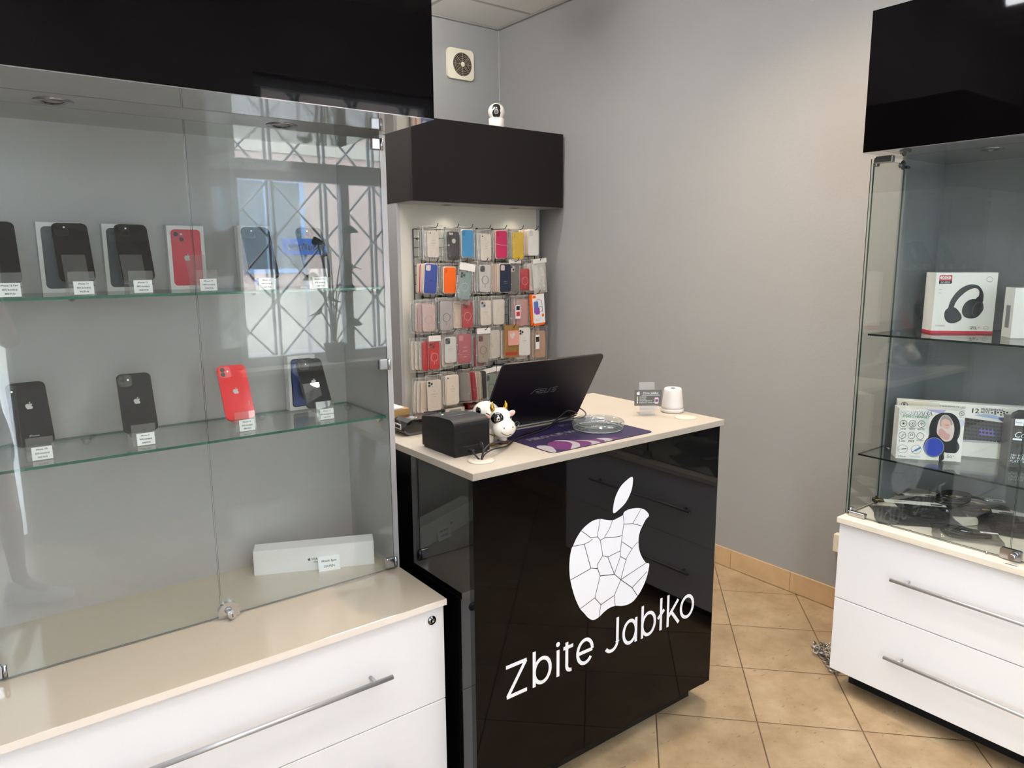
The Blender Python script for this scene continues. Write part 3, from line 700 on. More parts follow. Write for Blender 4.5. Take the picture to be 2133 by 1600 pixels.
phone('black-purple phone before a white box, second from the right on the upper shelf', .634, 1.866, Z1+.029, 29.2, -1.9, '#17131c', .0715, .1467, 'diag', False)
phone('bluish-black triple-camera phone at the right end of the upper glass shelf', .765, 1.80+.035, Z1+.029, 26.4, .5, '#16181d', .0700, .1430, 'pro', False)
for lab, x, y, z, lines in (
    ('price stand reading 550 PLN at the left end of the lower shelf', .1145, 1.853, Z2, ('iPhone XR', '83% kondycji', '550 PLN')),
    ('price stand under the lone black twin-camera phone on the lower shelf', .3208, 1.852, Z2, ('iPhone 11', '85% kondycji', '550 PLN')),
    ('price stand reading 800 PLN under the bright red phone', .5548, 1.850, Z2, ('iPhone 12', '85% kondycji', '800 PLN')),
    ('price stand at the right end of the lower shelf', .7692, 1.852, Z2, ('iPhone 12', '100% kondycji bateri', '850 PLN')),
    ('price stand partly cut off by the left edge on the upper shelf', .090, 1.830, Z1, ('iPhone 12 Mini', '86% kondycji', '800 PLN')),
    ('price stand reading 950 PLN before the leftmost white phone box', .2250, 1.845, Z1, ('iPhone 13', '86% kondycji', '950 PLN')),
    ('price stand reading 1050 PLN before the second white phone box', .3430, 1.845, Z1, ('iPhone 13', '88% kondycji', '1050 PLN')),
    ('empty price stand reading 1250 PLN before the red-pictured box', .4870, 1.850, Z1, ('iPhone 14', '100% kondycji', '1250 PLN')),
    ('price stand reading 1300 PLN under the black-purple phone', .6150, 1.815, Z1, ('iPhone 14', '90% kondycji', '1300 PLN')),
    ('price stand under the triple-camera phone at the right end of the upper shelf', .7480, 1.8045, Z1, ('iPhone 12 Pro', '87% kondycji', '1200 PLN'))):
    stand(lab, x, y, z, lines)
def phone_box(label, x, y, z, w, h, d_, art, artcol, mark=True):
    t = thing('phone_box', label, 'phone box', (x, y, z), (0, 0, 0), 'white phone boxes on the glass shelves')
    MB().box(0, w, 0, d_, 0, h, .0006).build('carton', mat('white_card', '#e8e6e4', .45), t)
    p = MB(); aw, ah = w*.80, h*.88
    if art == 'back':
        flat_poly(p, rr(aw, ah, .010, 6, w*.10, h*.06), -.0003); pic = p.build('phone_picture', mat('print_'+artcol, artcol, .4), t)
        flat_poly(MB(), rr(.029, .029, .007, 5, w*.10+.004, h*.94-.033), -.0005).build('camera_square', mat('print_cam_'+artcol, '#3c4046' if artcol != '#c22c3b' else '#b93a48', .4), pic)
        for lx, lz in ((w*.10+.012, h*.94-.012), (w*.10+.025, h*.94-.025)): MB().cyl((lx, -.0009, lz), .0055, .0003, 'y', 18).build('lens_picture', mat('print_lens', '#26282c', .3), pic)
        MB().cyl((w*.10+.025, -.0009, h*.94-.012), .0028, .0003, 'y', 14).build('flash_picture', mat('print_flash', '#cfc6c4', .4), pic)
        if mark: add_logo(MB(), .017, w/2, h*.50, -.0005).build('emblem', mat('print_mark', '#c9c3c4', .35), pic)
    else:
        flat_poly(p, rr(aw, ah, .009, 6, w*.10, h*.06), -.0003); pic = p.build('phone_picture', mat('print_dark_frame', '#10131d', .3), t)
        q = MB(); flat_poly(q, rr(aw-.006, ah-.006, .007, 6, w*.10+.003, h*.06+.003), -.0005); scr = q.build('screen_picture', mat('print_screen', '#3c4a83', .3), pic)
        for i, (cx_, cz_, r_, hc) in enumerate(((.055, .105, .032, '#5a679c'), (.06, .060, .036, '#27335f'), (.062, .058, .026, '#55639a'), (.035, .118, .022, '#7f88b4'))):
            flat_poly(MB(), [(min(max(a, w*.14), w*.86), min(max(b_, h*.09), h*.91)) for a, b_ in arc(cx_, cz_, r_, r_, 0, 350, 24)], -.0006-.0001*i).build('wave_picture', mat('print_'+hc, hc, .3), pic)
        flat_poly(MB(), rr(.026, .007, .003, 4, w/2-.013, h*.94-.009), -.0011).build('notch_picture', mat('print_dark_frame'), pic)
    add_text(MB(), 'iPhone', .009, (0, 0, 0), frame=lambda a, b_, c: (-.0003, d_/2-b_, h*.5-a), sx=1).build('side_lettering', m_grey, t)
    return t
phone_box('leftmost white phone box with a grey phone picture, upper shelf', .1664, 2.034, Z1, .0892, .1635, .026, 'back', '#33383e')
phone_box('second white phone box with a grey phone picture, upper shelf', .3006, 2.034, Z1, .089, .162, .026, 'back', '#30363b')
phone_box('white phone box with a red phone picture on the upper shelf', .4457, 2.034, Z1, .0897, .1615, .026, 'back', '#c22c3b')
phone_box('white phone box behind the black-purple phone on the upper shelf', .6220, 2.034, Z1, .089, .165, .026, 'back', '#b8a9b6', False)
phone_box('white phone box with a dark blue screen picture on the lower shelf', .735, 2.028, Z2, .0815, .158, .030, 'front', '')
# strip box of a watch and its folded price card
t = thing('watch_box', 'long white watch box lying on the cream worktop inside the glass cabinet', 'watch box', (.5894, 1.9846, .642), (0, 0, math.radians(-23.5)))
MB().box(0, .332, 0, .058, 0, .0713, .0008).build('carton', mat('white_card', '#e8e6e4', .45), t)
wl_ = MB(); add_logo(wl_, .0085, .150, .034, -.0003); add_text(wl_, 'WATCH', .0105, (.1755, .0335, -.0003)); add_text(wl_, 'SERIES 3', .0055, (.172, .0245, -.0003), sx=1.1); wl_.build('lettering', m_ink, t)
t = thing('price_card', 'small white folded price card reading Watch 3gen 250 PLN in front of the watch box', 'price card', (.7435, 1.899, .642), (0, 0, math.radians(-16)))
MB().prism([(0, 0), (.0008, 0), (.010, .0385), (.0195, 0), (.0203, 0), (.0105, .0405), (.0095, .0405)], 0, .0605, lambda a, b_, c: (c, a, b_)).build('card', m_paper, t)
tx = MB(); frc = lambda a, b_, c: (a, c+b_*.245-.0007, b_)
add_text(tx, 'Watch 3gen', .0086, (.030, .0275, 0), True, frame=frc); add_text(tx, '250 PLN', .0086, (.030, .0125, 0), True, frame=frc); tx.build('lettering', m_ink, t)

# ------------------------------------------------------------------ boxed goods in the right cabinet
def quad_uv(C, x, y):
    """inverse bilinear: C = TL,TR,BR,BL of the printed face as traced; returns (u right, v up) in 0..1"""
    u = v = .5
    for _ in range(12):
        px = [(1-u)*v*C[0][k]+u*v*C[1][k]+u*(1-v)*C[2][k]+(1-u)*(1-v)*C[3][k] for k in (0, 1)]
        du = [v*(C[1][k]-C[0][k])+(1-v)*(C[2][k]-C[3][k]) for k in (0, 1)]
        dv = [(1-u)*(C[0][k]-C[3][k])+u*(C[1][k]-C[2][k]) for k in (0, 1)]
        ex, ey = x-px[0], y-px[1]; det = du[0]*dv[1]-dv[0]*du[1]
        u += (ex*dv[1]-dv[0]*ey)/det; v += (du[0]*ey-ex*du[1])/det
    return u, v
class Art:
    """artwork traced in its own picture grid and laid on the front of a carton"""
    def __init__(s, t, C, w, h): s.t, s.C, s.w, s.h, s.k = t, C, w, h, 0
    def P(s, x, y): u, v = quad_uv(s.C, x, y); return (u*s.w, v*s.h)
    def poly(s, name, pts, m, sm=0):
        s.k += 1; q = [s.P(*p) for p in pts]
        if sm: q = smooth_closed(q, sm)
        return flat_poly(MB(), q, -.0002-.00012*s.k).build(name, m, s.t)
    def ell(s, cx, cy_, rx, ry, n=24, rot=0):
        c, sn = math.cos(rot), math.sin(rot)
        return [(cx+rx*math.cos(2*PI*i/n)*c-ry*math.sin(2*PI*i/n)*sn, cy_+rx*math.cos(2*PI*i/n)*sn+ry*math.sin(2*PI*i/n)*c) for i in range(n)]
    def ring(s, mb, cx, cy_, rx, ry, w):
        s.k += 0; o = [s.P(*p) for p in s.ell(cx, cy_, rx, ry)]; i_ = [s.P(*p) for p in s.ell(cx, cy_, rx-w, ry-w)]
        y = -.0002-.00012*(s.k+1); A = [mb.v(FXZ(a, b_, y)) for a, b_ in o]; B = [mb.v(FXZ(a, b_, y)) for a, b_ in i_]
        for j in range(len(A)): mb.f([A[j], A[(j+1) % len(A)], B[(j+1) % len(A)], B[j]])
        return mb
    def text(s, mb, txt, x, y, size, bold=False, align='CENTER', sx=1, shear=0, lift=1):
        a, b_ = s.P(x, y); return add_text(mb, txt, size, (a, b_, -.0002-.00012*(s.k+lift)), bold, align, FXZ, sx, 1, shear)
m_carton = mat('printed_white_carton', '#e4e2dc', .35)
def carton(name, label, x, y, z, yaw, w, h, d_, m=None, lean=0, cat='box'):
    t = thing(name, label, cat, (x, y, z), (-math.radians(lean), 0, math.radians(yaw)))
    MB().box(0, w, 0, d_, 0, h, .0008).build('carton', m or m_carton, t)
    return t
# white box of folding headphones, upper shelf
t = carton('headphone_box', 'white headphone box with a red bottom stripe on the upper glass shelf', 2.583, 1.098, 1.2642, -45.4, .189, .199, .078)
A_ = Art(t, [(458, 158), (1612, 160), (1487, 1285), (360, 1275)], .189, .199)
A_.poly('red_stripe', [(362, 1230), (1492, 1243), (1487, 1284), (360, 1274)], col('#c0283c'))
box('side_stripe', col('#c0283c'), -.0003, .0, .0005, .0775, .0005, .0075, t, world=False)
A_.poly('brand_badge', [(520, 215), (545, 203), (755, 203), (748, 340), (730, 362), (505, 362)], col('#bd2035'))
A_.poly('badge_base', [(508, 305), (749, 305), (745, 345), (728, 362), (504, 362)], col('#232225'))
A_.poly('badge_window', rr(205, 58, 28, 6, 528, 222), mat('printed_white_carton'))
mb = MB(); A_.text(mb, 'XO', 628, 251, .0115, True, sx=1.35); mb.build('badge_lettering', col('#bd2035'), t)
mb = MB(); A_.text(mb, 'XO-BE25', 622, 335, .0075, True); mb.build('model_lettering', m_vinyl, t)
mb = MB()
for s_, x, y, k in (('V5.2', 525, 530, .0055), ('▬▬▬', 535, 465, .003), ('FOLDABLE', 522, 1137, .0062)): A_.text(mb, s_, x, y, k)
A_.ring(mb, 1445, 285, 60, 52, 6); A_.text(mb, 'Bluetooth', 1445, 322, .0040); A_.ring(mb, 1370, 1185, 44, 40, 5); A_.text(mb, 'x1', 1370, 1188, .006); mb.build('small_print', m_grey, t)
hb = [(680, 830), (695, 740), (740, 640), (830, 520), (940, 430), (1060, 380), (1160, 375), (1240, 400), (1300, 470), (1330, 560), (1325, 640), (1305, 700), (1190, 640), (1240, 590), (1255, 520), (1235, 470), (1190, 445), (1130, 450), (1020, 500), (900, 600), (820, 700), (780, 790), (760, 830)]
A_.poly('headband', hb, col('#1c1c1e', .35), 3)
A_.poly('ear_pad', [(620, 860), (680, 805), (760, 785), (830, 820), (890, 890), (925, 970), (905, 1030), (830, 1075), (750, 1093), (670, 1075), (615, 1010), (605, 930)], col('#2e2f33', .5), 3)
A_.poly('ear_cup', [(930, 850), (960, 760), (1020, 690), (1100, 650), (1190, 645), (1290, 670), (1325, 760), (1320, 840), (1260, 930), (1180, 990), (1090, 1003), (1000, 985), (945, 930)], col('#151517', .3), 3)
A_.poly('cup_disc', A_.ell(1210, 830, 88, 145, 24, .42), col('#57575b', .35)); A_.poly('cup_face', A_.ell(1214, 832, 78, 132, 24, .42), col('#2a2a2d', .3))
mb = MB()
for P in ([(1070, 1150), (1125, 1150), (1082, 1208)], [(1062, 1182), (1112, 1178)], [(1185, 1196), (1180, 1212)], [(1210, 1178), (1240, 1166)]): ribbon(mb, [A_.P(*p) for p in P], .0014, -.0040)
ribbon(mb, [A_.P(*p) for p in A_.ell(1152, 1178, 17, 22, 12)+[(1169, 1178)]], .0014, -.0040); mb.build('handwritten_price', m_ink, t)
# second white box cut by the frame
t = carton('headphone_box', 'white box at the right edge of the upper glass shelf, mostly out of view', 2.60, .872, 1.2642, -50, .17, .155, .07)
box('side_print', m_grey, -.0003, 0, .02, .05, .03, .10, t, world=False)
# headset box with the large blue ear cup
t = carton('headset_box', 'white stereo headset box with a blue ear cup picture on the middle glass shelf', 2.4404, 1.1137, .8546, -52.0, .194, .169, .062)
C_ = [(240, 248), (1257, 290), (1185, 1042), (190, 988)]
A_ = Art(t, C_, .194, .169)
A_.poly('pale_shards', [(640, 260), (960, 275), (900, 330), (760, 300)], col('#a9a4cf')); A_.poly('pale_disc', A_.ell(1185, 465, 46, 62), col('#c9cfdb'))
A_.poly('pale_facets', [(560, 420), (700, 380), (690, 640), (600, 560)], col('#cfd3cf')); A_.poly('pale_facets', [(960, 520), (1040, 440), (1070, 640), (990, 720)], col('#c5ccd3'))
mb = MB(); A_.text(mb, 'MONTANA', 498, 316, .0205, True, sx=.92, shear=.12); mb.build('title_shadow', col('#5a6269'), t)
mb = MB(); A_.k += 1; A_.text(mb, 'MONTANA', 494, 311, .0200, False, sx=.92, shear=.12); mb.build('title_lettering', m_vinyl, t)
mb = MB(); A_.text(mb, 'STEREO HEADSET', 496, 370, .0118, True, sx=.86, shear=.12); A_.text(mb, '3,5mm', 288, 958, .0085, True, shear=.1); A_.text(mb, 'MICROPHONE', 495, 968, .0042, True); mb.build('green_lettering', col('#3f9c80'), t)
mb = MB()
for cx_, cy_ in ((305, 468), (446, 472), (585, 478), (291, 642), (432, 646), (568, 656)): A_.ring(mb, cx_, cy_, 57, 53, 7)
A_.ring(mb, 446, 472, 30, 27, 5); A_.ring(mb, 446, 472, 9, 8, 8)
for P in ([(548, 478), (565, 478), (575, 455), (588, 500), (598, 468), (622, 478)], [(270, 660), (312, 620)], [(280, 668), (322, 630)]): ribbon(mb, [A_.P(*p) for p in P], .0012, -.0002-.00012*(A_.k+1))
for s_, x, y, k in (('105dB', 302, 549, .0066), ('DRIVER', 442, 541, .0062), ('FREQUENCY', 578, 545, .0046), ('RESPONSE', 578, 562, .0046), ('1.2m', 284, 727, .0100), ('32Ω', 425, 733, .0100), ('SOUND', 562, 722, .0056), ('Ω', 432, 640, .0125), ('❋', 305, 468, .011), ('SIZE 40 mm', 442, 560, .0034)): A_.text(mb, s_, x, y, k, True)
A_.ring(mb, 1196, 326, 38, 34, 7); A_.text(mb, 'R', 1196, 326, .0075, True); A_.text(mb, 'REBELTEC', 1190, 375, .0036, True)
mb.build('icon_print', m_ink, t)
mb = MB(); A_.ring(mb, 300, 846, 78, 64, 5); A_.ring(mb, 508, 856, 80, 66, 5); ribbon(mb, [A_.P(240, 856), A_.P(285, 850)], .001, -.0002-.00012*(A_.k+1)); mb.build('round_frames', col('#4a6f62'), t)
mb = MB(); ribbon(mb, [A_.P(285, 850), A_.P(358, 842)], .0032, -.0002-.00012*(A_.k+1)); mb.build('jack_picture', m_ink, t)
mb = MB(); ribbon(mb, [A_.P(448, 892), A_.P(500, 864)], .0026, -.0002-.00012*(A_.k+1)); ribbon(mb, [A_.P(490, 872), A_.P(578, 826)], .0062, -.0002-.00012*(A_.k+1)); mb.build('plug_picture', col('#2c6fb4'), t)
A_.poly('headband', [(705, 620), (705, 520), (740, 420), (800, 350), (890, 315), (1000, 312), (1090, 345), (1150, 420), (1175, 520), (1168, 640), (1130, 720), (1160, 790), (1160, 840), (1110, 905), (1000, 915), (930, 900), (930, 1000), (855, 1020), (850, 900), (700, 700)], col('#17181b', .4), 3)
A_.poly('portrait_backdrop', [(835, 470), (870, 390), (930, 340), (1000, 360), (1060, 440), (1085, 540), (1070, 650), (1030, 720), (940, 735), (860, 660), (820, 600)], col('#d9c6c3'), 3)
A_.poly('portrait_hair', [(865, 470), (880, 400), (930, 350), (1000, 370), (1050, 440), (1048, 500), (985, 430), (940, 400), (900, 440), (885, 520)], col('#9c9392'), 3)
A_.poly('portrait_face', [(890, 430), (930, 405), (1000, 420), (1030, 470), (1015, 530), (970, 555), (915, 530), (885, 490)], col('#d7aea4'), 3)
A_.poly('portrait_shoulder', [(850, 560), (900, 545), (960, 600), (1020, 640), (990, 710), (920, 700), (850, 640)], col('#c99d94'), 3)
mb = MB(); ribbon(mb, [A_.P(945, 487), A_.P(972, 497), A_.P(1000, 490)], .0018, -.0002-.00012*(A_.k+1)); mb.build('portrait_mouth', col('#a44b52'), t)
A_.poly('cup_rim', A_.ell(775, 812, 158, 160), col('#101114', .3)); A_.poly('blue_ear_cup', A_.ell(778, 820, 146, 140), col('#2f44a5', .3))
mb = MB(); A_.ring(mb, 778, 820, 150, 144, 5); mb.build('cup_outline', col('#aab2c6'), t)
A_.poly('price_patch', [(948, 905), (1100, 912), (1095, 990), (940, 985)], mat('printed_white_carton'))
mb = MB(); yy = -.0002-.00012*(A_.k+1)
for P in ([(1010, 935), (982, 935), (978, 953), (1000, 958), (995, 975), (972, 972)], A_.ell(1028, 960, 12, 15, 12)+[(1040, 960)], [(1046, 972), (1040, 988)], [(1058, 955), (1078, 953)]): ribbon(mb, [A_.P(*p) for p in P], .0012, yy)
mb.build('handwritten_price', m_ink, t)
# keyboard box behind
t = carton('keyboard_box', 'wide white keyboard box standing behind the headset box on the middle glass shelf', 2.5402, 1.1676, .8546, -60.4, .462, .177, .040)
A_ = Art(t, [(218, 95), (2133, 212), (2060, 1150), (60, 950)], .362, .177)
A_.poly('cream_band', [(222, 100), (880, 140), (870, 235), (210, 210)], col('#d8cfbd'))
A_.poly('paper_sticker', [(625, 152), (888, 160), (866, 240), (603, 230)], col('#ddd8cc'))
A_.poly('blue_swirl', [(1400, 345), (1620, 330), (1800, 380), (1930, 440), (1900, 480), (1700, 410), (1560, 380)], col('#9fb4d8'), 3)
A_.poly('violet_swirl', [(1760, 390), (1900, 400), (1935, 470), (1860, 480)], col('#4d4a80'), 3)
kb = A_.poly('keyboard_picture', [(1150, 375), (1870, 480), (1905, 770), (1890, 815), (1100, 770)], col('#3a3b42'))
A_.poly('keyboard_edge', [(1100, 772), (1890, 818), (1885, 855), (1100, 805)], col('#b5b1c0'))
A_.poly('violet_keys', [(1475, 570), (1690, 585), (1710, 720), (1470, 700)], col('#6f62ae'))
mb = MB()
for r_ in range(6):
    for c_ in range(13):
        u = 1170+c_*56+r_*3; v0 = 385+r_*64+c_*7.5; ribbon(mb, [A_.P(u, v0+24), A_.P(u+40, v0+29)], .0062, -.0002-.00012*(A_.k+1))
mb.build('key_pictures', col('#15161a'), t)
mb = MB(); A_.text(mb, '12', 1415, 275, .0225, True, sx=1.1); A_.text(mb, 'MULTIMEDIA', 1510, 243, .0108, True, 'LEFT'); A_.text(mb, 'KEYS', 1505, 292, .0108, True, 'LEFT'); A_.text(mb, 'R', 318, 170, .014, True); A_.ring(mb, 318, 170, 55, 42, 9)
for x, y in ((1670, 305), (1718, 290), (1760, 300), (1805, 300), (1850, 283), (1895, 298), (1718, 322), (1803, 340), (1850, 318)): ribbon(mb, [A_.P(x-14, y), A_.P(x+14, y)], .0045, -.0002-.00012*(A_.k+1))
mb.build('black_lettering', col('#2b2b2e'), t)
mb = MB(); A_.text(mb, '3 MULTICOLOR LED', 1075, 208, .0088, True, sx=.95); mb.build('olive_lettering', col('#6d7050'), t)
mb = MB(); A_.text(mb, 'smartfon.com', 745, 197, .0062); mb.build('sticker_print', m_grey, t)
# dark headphone box at the edge of the frame
t = carton('headphone_box', 'dark grey headphone box with white lettering beside the keyboard box', 2.612, .848, .8546, -54, .150, .157, .07, mat('dark_grey_carton', '#4c4b4a', .4))
MB().prism([(.0, .157), (.006, .172), (.022, .182), (.128, .182), (.144, .172), (.150, .157)], .005, .020, FXZ).build('hang_tab', mat('darker_carton', '#2f2e2e', .4), t)
A_ = Art(t, [(1950, 360), (2660, 410), (2600, 1200), (1890, 1105)], .150, .157)
A_.poly('white_label', [(1998, 368), (2130, 374), (2128, 480), (1990, 465)], m_vinyl)
mb = MB(); A_.text(mb, 'Cookie', 1978, 610, .026, False, 'LEFT', shear=.25); A_.text(mb, '28+ HOURS', 1942, 925, .0112, True, 'LEFT'); A_.text(mb, 'OF WIRELESS', 1936, 970, .0112, True, 'LEFT'); A_.text(mb, 'PLAY TIME', 1930, 1018, .0112, True, 'LEFT')
ribbon(mb, [A_.P(1968, 676), A_.P(2090, 690)], .0060, -.0005); mb.build('white_lettering', m_vinyl, t)
mb = MB(); A_.k += 1
for P in ([(2010, 765), (2050, 768), (2025, 820)], [(2008, 792), (2042, 796)], A_.ell(2088, 785, 14, 17, 12)): ribbon(mb, [A_.P(*p) for p in P], .0014, -.0006)
A_.text(mb, 'hoco.', 2050, 420, .008); mb.build('handwritten_price', m_ink, t)

# ------------------------------------------------------------------ phone cases hanging on the rack
YH = 3.40
m_tray = mat('pale_blister_tray', '#d9cbbb', .35)
def hook(label, x, z, grp='black wire hooks of the case rack', y0=3.372):
    t = thing('display_hook', label, 'hook', (x, 3.505, z), (0, 0, 0), grp)
    MB().tube([(0, 0, 0), (0, -.06, -.001), (0, y0-3.505+.016, -.001), (0, y0-3.505+.004, .004), (0, y0-3.505-.008, .020)], .0021, 7).build('prong', m_wire, t)
    MB().box(-.007, .007, .000, .002, -.006, .008, .0005).build('clip_plate', m_wire, t)
    return t
def bag_mesh(w, z1, z0, t, seed, head=0):
    """crumpled clear pouch hanging from z=0 down; front and back film"""
    rnd = random.Random(seed); mb = MB(); G = []
    us = [0, .028]+[.028+.944*i/8 for i in range(1, 8)]+[.972, 1]; vz = [0, .014]+[.014+.972*i/12 for i in range(1, 12)]+[.986, 1]; nx, nz = len(us)-1, len(vz)-1
    for side in (0, 1):
        g = []
        for j in range(nz+1):
            row = []
            for i in range(nx+1):
                u = us[i]; v = vz[j]; edge = min(u, 1-u, v, 1-v)*6; puff = min(1, edge)*t/2
                yy = (-1 if side == 0 else 1)*puff+(rnd.random()-.5)*t*.42*min(1, edge)
                row.append(mb.v(((u-.5)*w+(rnd.random()-.5)*.0015, yy, z1-(z1-z0)*v)))
            g.append(row)
        G.append(g)
        for j in range(nz):
            for i in range(nx):
                mb.mi = 1 if i in (0, nx-1) or j in (0, nz-1) else 0
                q = mb.f([g[j][i], g[j][i+1], g[j+1][i+1], g[j+1][i]]); q.smooth = (rnd.random() < .6)
    mb.mi = 0
    return mb
HOLES = {}
def case_part(t, colr, w, h, zt, cut, ring, y=0, m=None, thick=.009, cutcol=None):
    """moulded phone back case; top edge at zt"""
    fr = lambda a, b_, c: (a, y+c, zt-h+b_)
    cs = slab(rr(w, h, .011, 6, -w/2, 0), thick, .002, fr).build('case', m or mat('case_'+colr, colr, .42), t)
    if cut:
        mb = MB(); cc = mat('cut_'+(cutcol or 'pale'), cutcol or '#cdc5ba', .5)
        x0 = -w/2
        if cut == 'oval': mb.prism([(a, b_) for a, b_ in rr(.011, .024, .0054, 5, x0+.007, h-.031)], -.0004, -.0001, fr)
        elif cut == 'wide': mb.prism(rr(.026, .011, .0054, 5, x0+.007, h-.018), -.0004, -.0001, fr)
        elif cut == 'dot': mb.cyl((x0+.013, y-.0005, zt-.012), .0042, .0004, 'y', 16); cc = m_ink
        elif cut == 'dots2': mb.cyl((x0+.010, y-.0005, zt-.010), .002, .0004, 'y', 12).cyl((x0+.019, y-.0005, zt-.010), .0035, .0004, 'y', 12); cc = m_ink
        elif cut == 'square': mb.prism(rr(.028, .030, .007, 5, x0+.005, h-.036), -.0004, -.0001, fr)
        elif cut in ('cams', 'diag', 'cams_ink'):
            mb.prism(rr(.031, .034, .008, 5, x0+.004, h-.039), -.0006, -.0001, fr)
        o = mb.build('camera_opening', cc if cut != 'cams_ink' else mat('cut_pale', '#cdc5ba', .5), cs)
        if cut in ('cams', 'diag', 'cams_ink'):
            L = [(x0+.012, h-.013), (x0+.012, h-.029), (x0+.027, h-.021)] if cut != 'diag' else [(x0+.012, h-.013), (x0+.026, h-.028)]
            for lx, lz in L: MB().cyl((lx, y-.0014, zt-h+lz), .0068, .0009, 'y', 16).build('lens_print', m_ink, o)
    if ring:
        MB().torus((0, y-.0004, zt-h*.56), .0225, .0011, 'y', 28, 5).tube([(0, y-.0004, zt-h*.56-.027), (0, y-.0004, zt-h*.56-.042)], .0010, 5).build('magnet_ring', mat('ring_'+ring, ring, .4), cs)
    return cs
def pack(label, x, zt, w, h, kind, colr='#e4dacb', cut=None, ring=None, tilt=0, text=None, bag='clear', y=YH, cutcol=None, sd=0, name='phone_case', txcol=None, bw=None, bh=None, grp='packaged phone cases on the rack', head=0):
    """a packaged case; root at the hang hole, tilt about the viewing axis"""
    t = thing(name, label, 'phone case', (x, y, zt), (0, math.radians(tilt), 0), grp)
    if kind == 'sil':                                              # slim blister tray around a silicone case
        MB()
        slab(rr(w+.008, h+.008, .013, 6, -w/2-.004, -h-.004), .010, .002, lambda a, b_, c: (a, .002+c, b_)).build('tray', m_tray, t)
        cs = case_part(t, colr, w, h, 0, cut, ring, -.002, cutcol=cutcol)
    elif kind == 'bag':
        cs = case_part(t, colr, w, h, 0, cut, ring, 0, m_trans if colr == 'clear' else None, cutcol=cutcol)
        bw_ = bw or w+.020; bh_ = bh or h+.034
        top = (bh_-h)*.62
        bag_mesh(bw_, top, top-bh_, .019, int(x*1000)+sd).build('bag', [m_bag if bag == 'clear' else m_bagw, m_seam], t, loc=(0, .004, 0))
        if head: box('header_strip', mat('white_zip_strip', '#e9e6df', .35), -bw_/2+.001, bw_/2-.001, -.0075, -.0065, top-head, top, t, world=False)
    if text:
        mb = MB()
        for s_, k, zz in text: add_text(mb, s_, k, (0, -h*zz, -.0032))
        mb.build('print', mat('print_ink_'+(txcol or 'grey'), txcol or '#4a453f', .5), cs)
    return t
def behind(desc, x, zt, w, h, cols, y0=YH+.014, row='', dx=0, bag=False, dz=0, tilt=0, grp=''):
    """further packages on the same hook, seen only as edges"""
    for i, c in enumerate(cols):
        word = {0: 'directly behind', 1: 'second behind', 2: 'third behind', 3: 'fourth behind'}[i]
        lab = '%s phone case package hanging %s %s' % (CN[c], word, desc)
        t = thing('phone_case', lab, 'phone case', (x+dx*(i+1), y0+.0135*i, zt+dz*(i+1)), (0, math.radians(tilt), 0), 'packaged phone cases on the rack')
        cs = slab(rr(w, h, .011, 6, -w/2, -h), .008, .0018, lambda a, b_, c_: (a, c_, b_)).build('case', mat('case_'+c, c, .42) if c != 'clear' else m_trans, t)
        if bag: bag_mesh(w+.018, .020, -h-.012, .0125, int(x*977)+i).build('bag', [m_bag, m_seam], t, loc=(0, .004, 0))
        else: slab(rr(w+.007, h+.007, .013, 6, -w/2-.0035, -h-.0035), .0035, .001, lambda a, b_, c_: (a, .0085+c_, b_)).build('tray', m_tray, t)
CN = {'#d8c7b2': 'beige', '#e2b7a4': 'salmon pink', '#c22030': 'red', '#cfc9c0': 'pale', 'clear': 'clear', '#dcd3c5': 'cream', '#3c6a43': 'green', '#262629': 'black', '#7a7672': 'grey', '#8c2238': 'dark red', '#e6ded2': 'off-white', '#c9a58c': 'tan', '#caa4a6': 'dusty pink'}
FOR = lambda m_: (('CLEAR', .0042, .36), (m_, .0068, .46), ('Clear Case', .0042, .54), ('▪ ▪ ▪ ▪', .0055, .90))
CR = '#e4dacb'
# row 1
pack('cream phone case in a crumpled clear bag, leftmost in the top row', 2.053, 1.664, .070, .137, 'bag', CR, 'dots2', text=FOR('For 6G/6S'), bw=.120, bh=.190)
behind('the leftmost top-row case', 2.050, 1.668, .070, .14, [CR_ for CR_ in ('#e6ded2', 'clear', 'clear')], bag=True, dx=-.006)
pack('black phone case with a round cut-out in the top row', 2.183, 1.664, .072, .150, 'bag', '#222225', 'wide', bw=.100, bh=.178)
MB().cyl((2.183, YH-.0006, 1.664-.050), .0125, .0005, 'y', 24).build('round_opening', mat('cut_pale'), [o for o in bpy.data.objects if o.name.startswith('phone_case') and not o.parent][-1], True)
behind('the black top-row case', 2.176, 1.664, .072, .145, ['clear', 'clear'], bag=True)
pack('sky blue silicone phone case in the top row', 2.274, 1.674, .074, .146, 'sil', '#4787b4', 'oval', cutcol='#3a6f96')
behind('the sky blue case', 2.274, 1.674, .076, .146, ['clear', 'clear'], bag=True)
pack('cream phone case in a crumpled clear bag, fourth in the top row', 2.395, 1.654, .070, .145, 'bag', CR, 'dot', text=FOR('For Xr'), bw=.112, bh=.185)
behind('the fourth top-row case', 2.390, 1.658, .070, .145, ['#e6ded2', 'clear', 'clear'], bag=True, dx=-.004)
pack('raspberry pink silicone phone case in the top row', 2.503, 1.674, .076, .152, 'sil', '#bb2c57', 'oval', cutcol='#9a1f45')
MB().tube([(2.461, YH-.0035, 1.600), (2.505, YH-.0040, 1.594), (2.546, YH-.0035, 1.5925)], .0010, 6).build('elastic_band', mat('pale_elastic', '#dccbb9', .5), [o for o in bpy.data.objects if o.name.startswith('phone_case') and not o.parent][-1], True)
behind('the raspberry pink case', 2.503, 1.674, .076, .152, ['#caa4a6', 'clear'])
pack('bright yellow phone case in a clear bag in the top row', 2.623, 1.667, .078, .150, 'bag', '#e0b800', 'oval', cutcol='#c79f00', bw=.098, bh=.175)
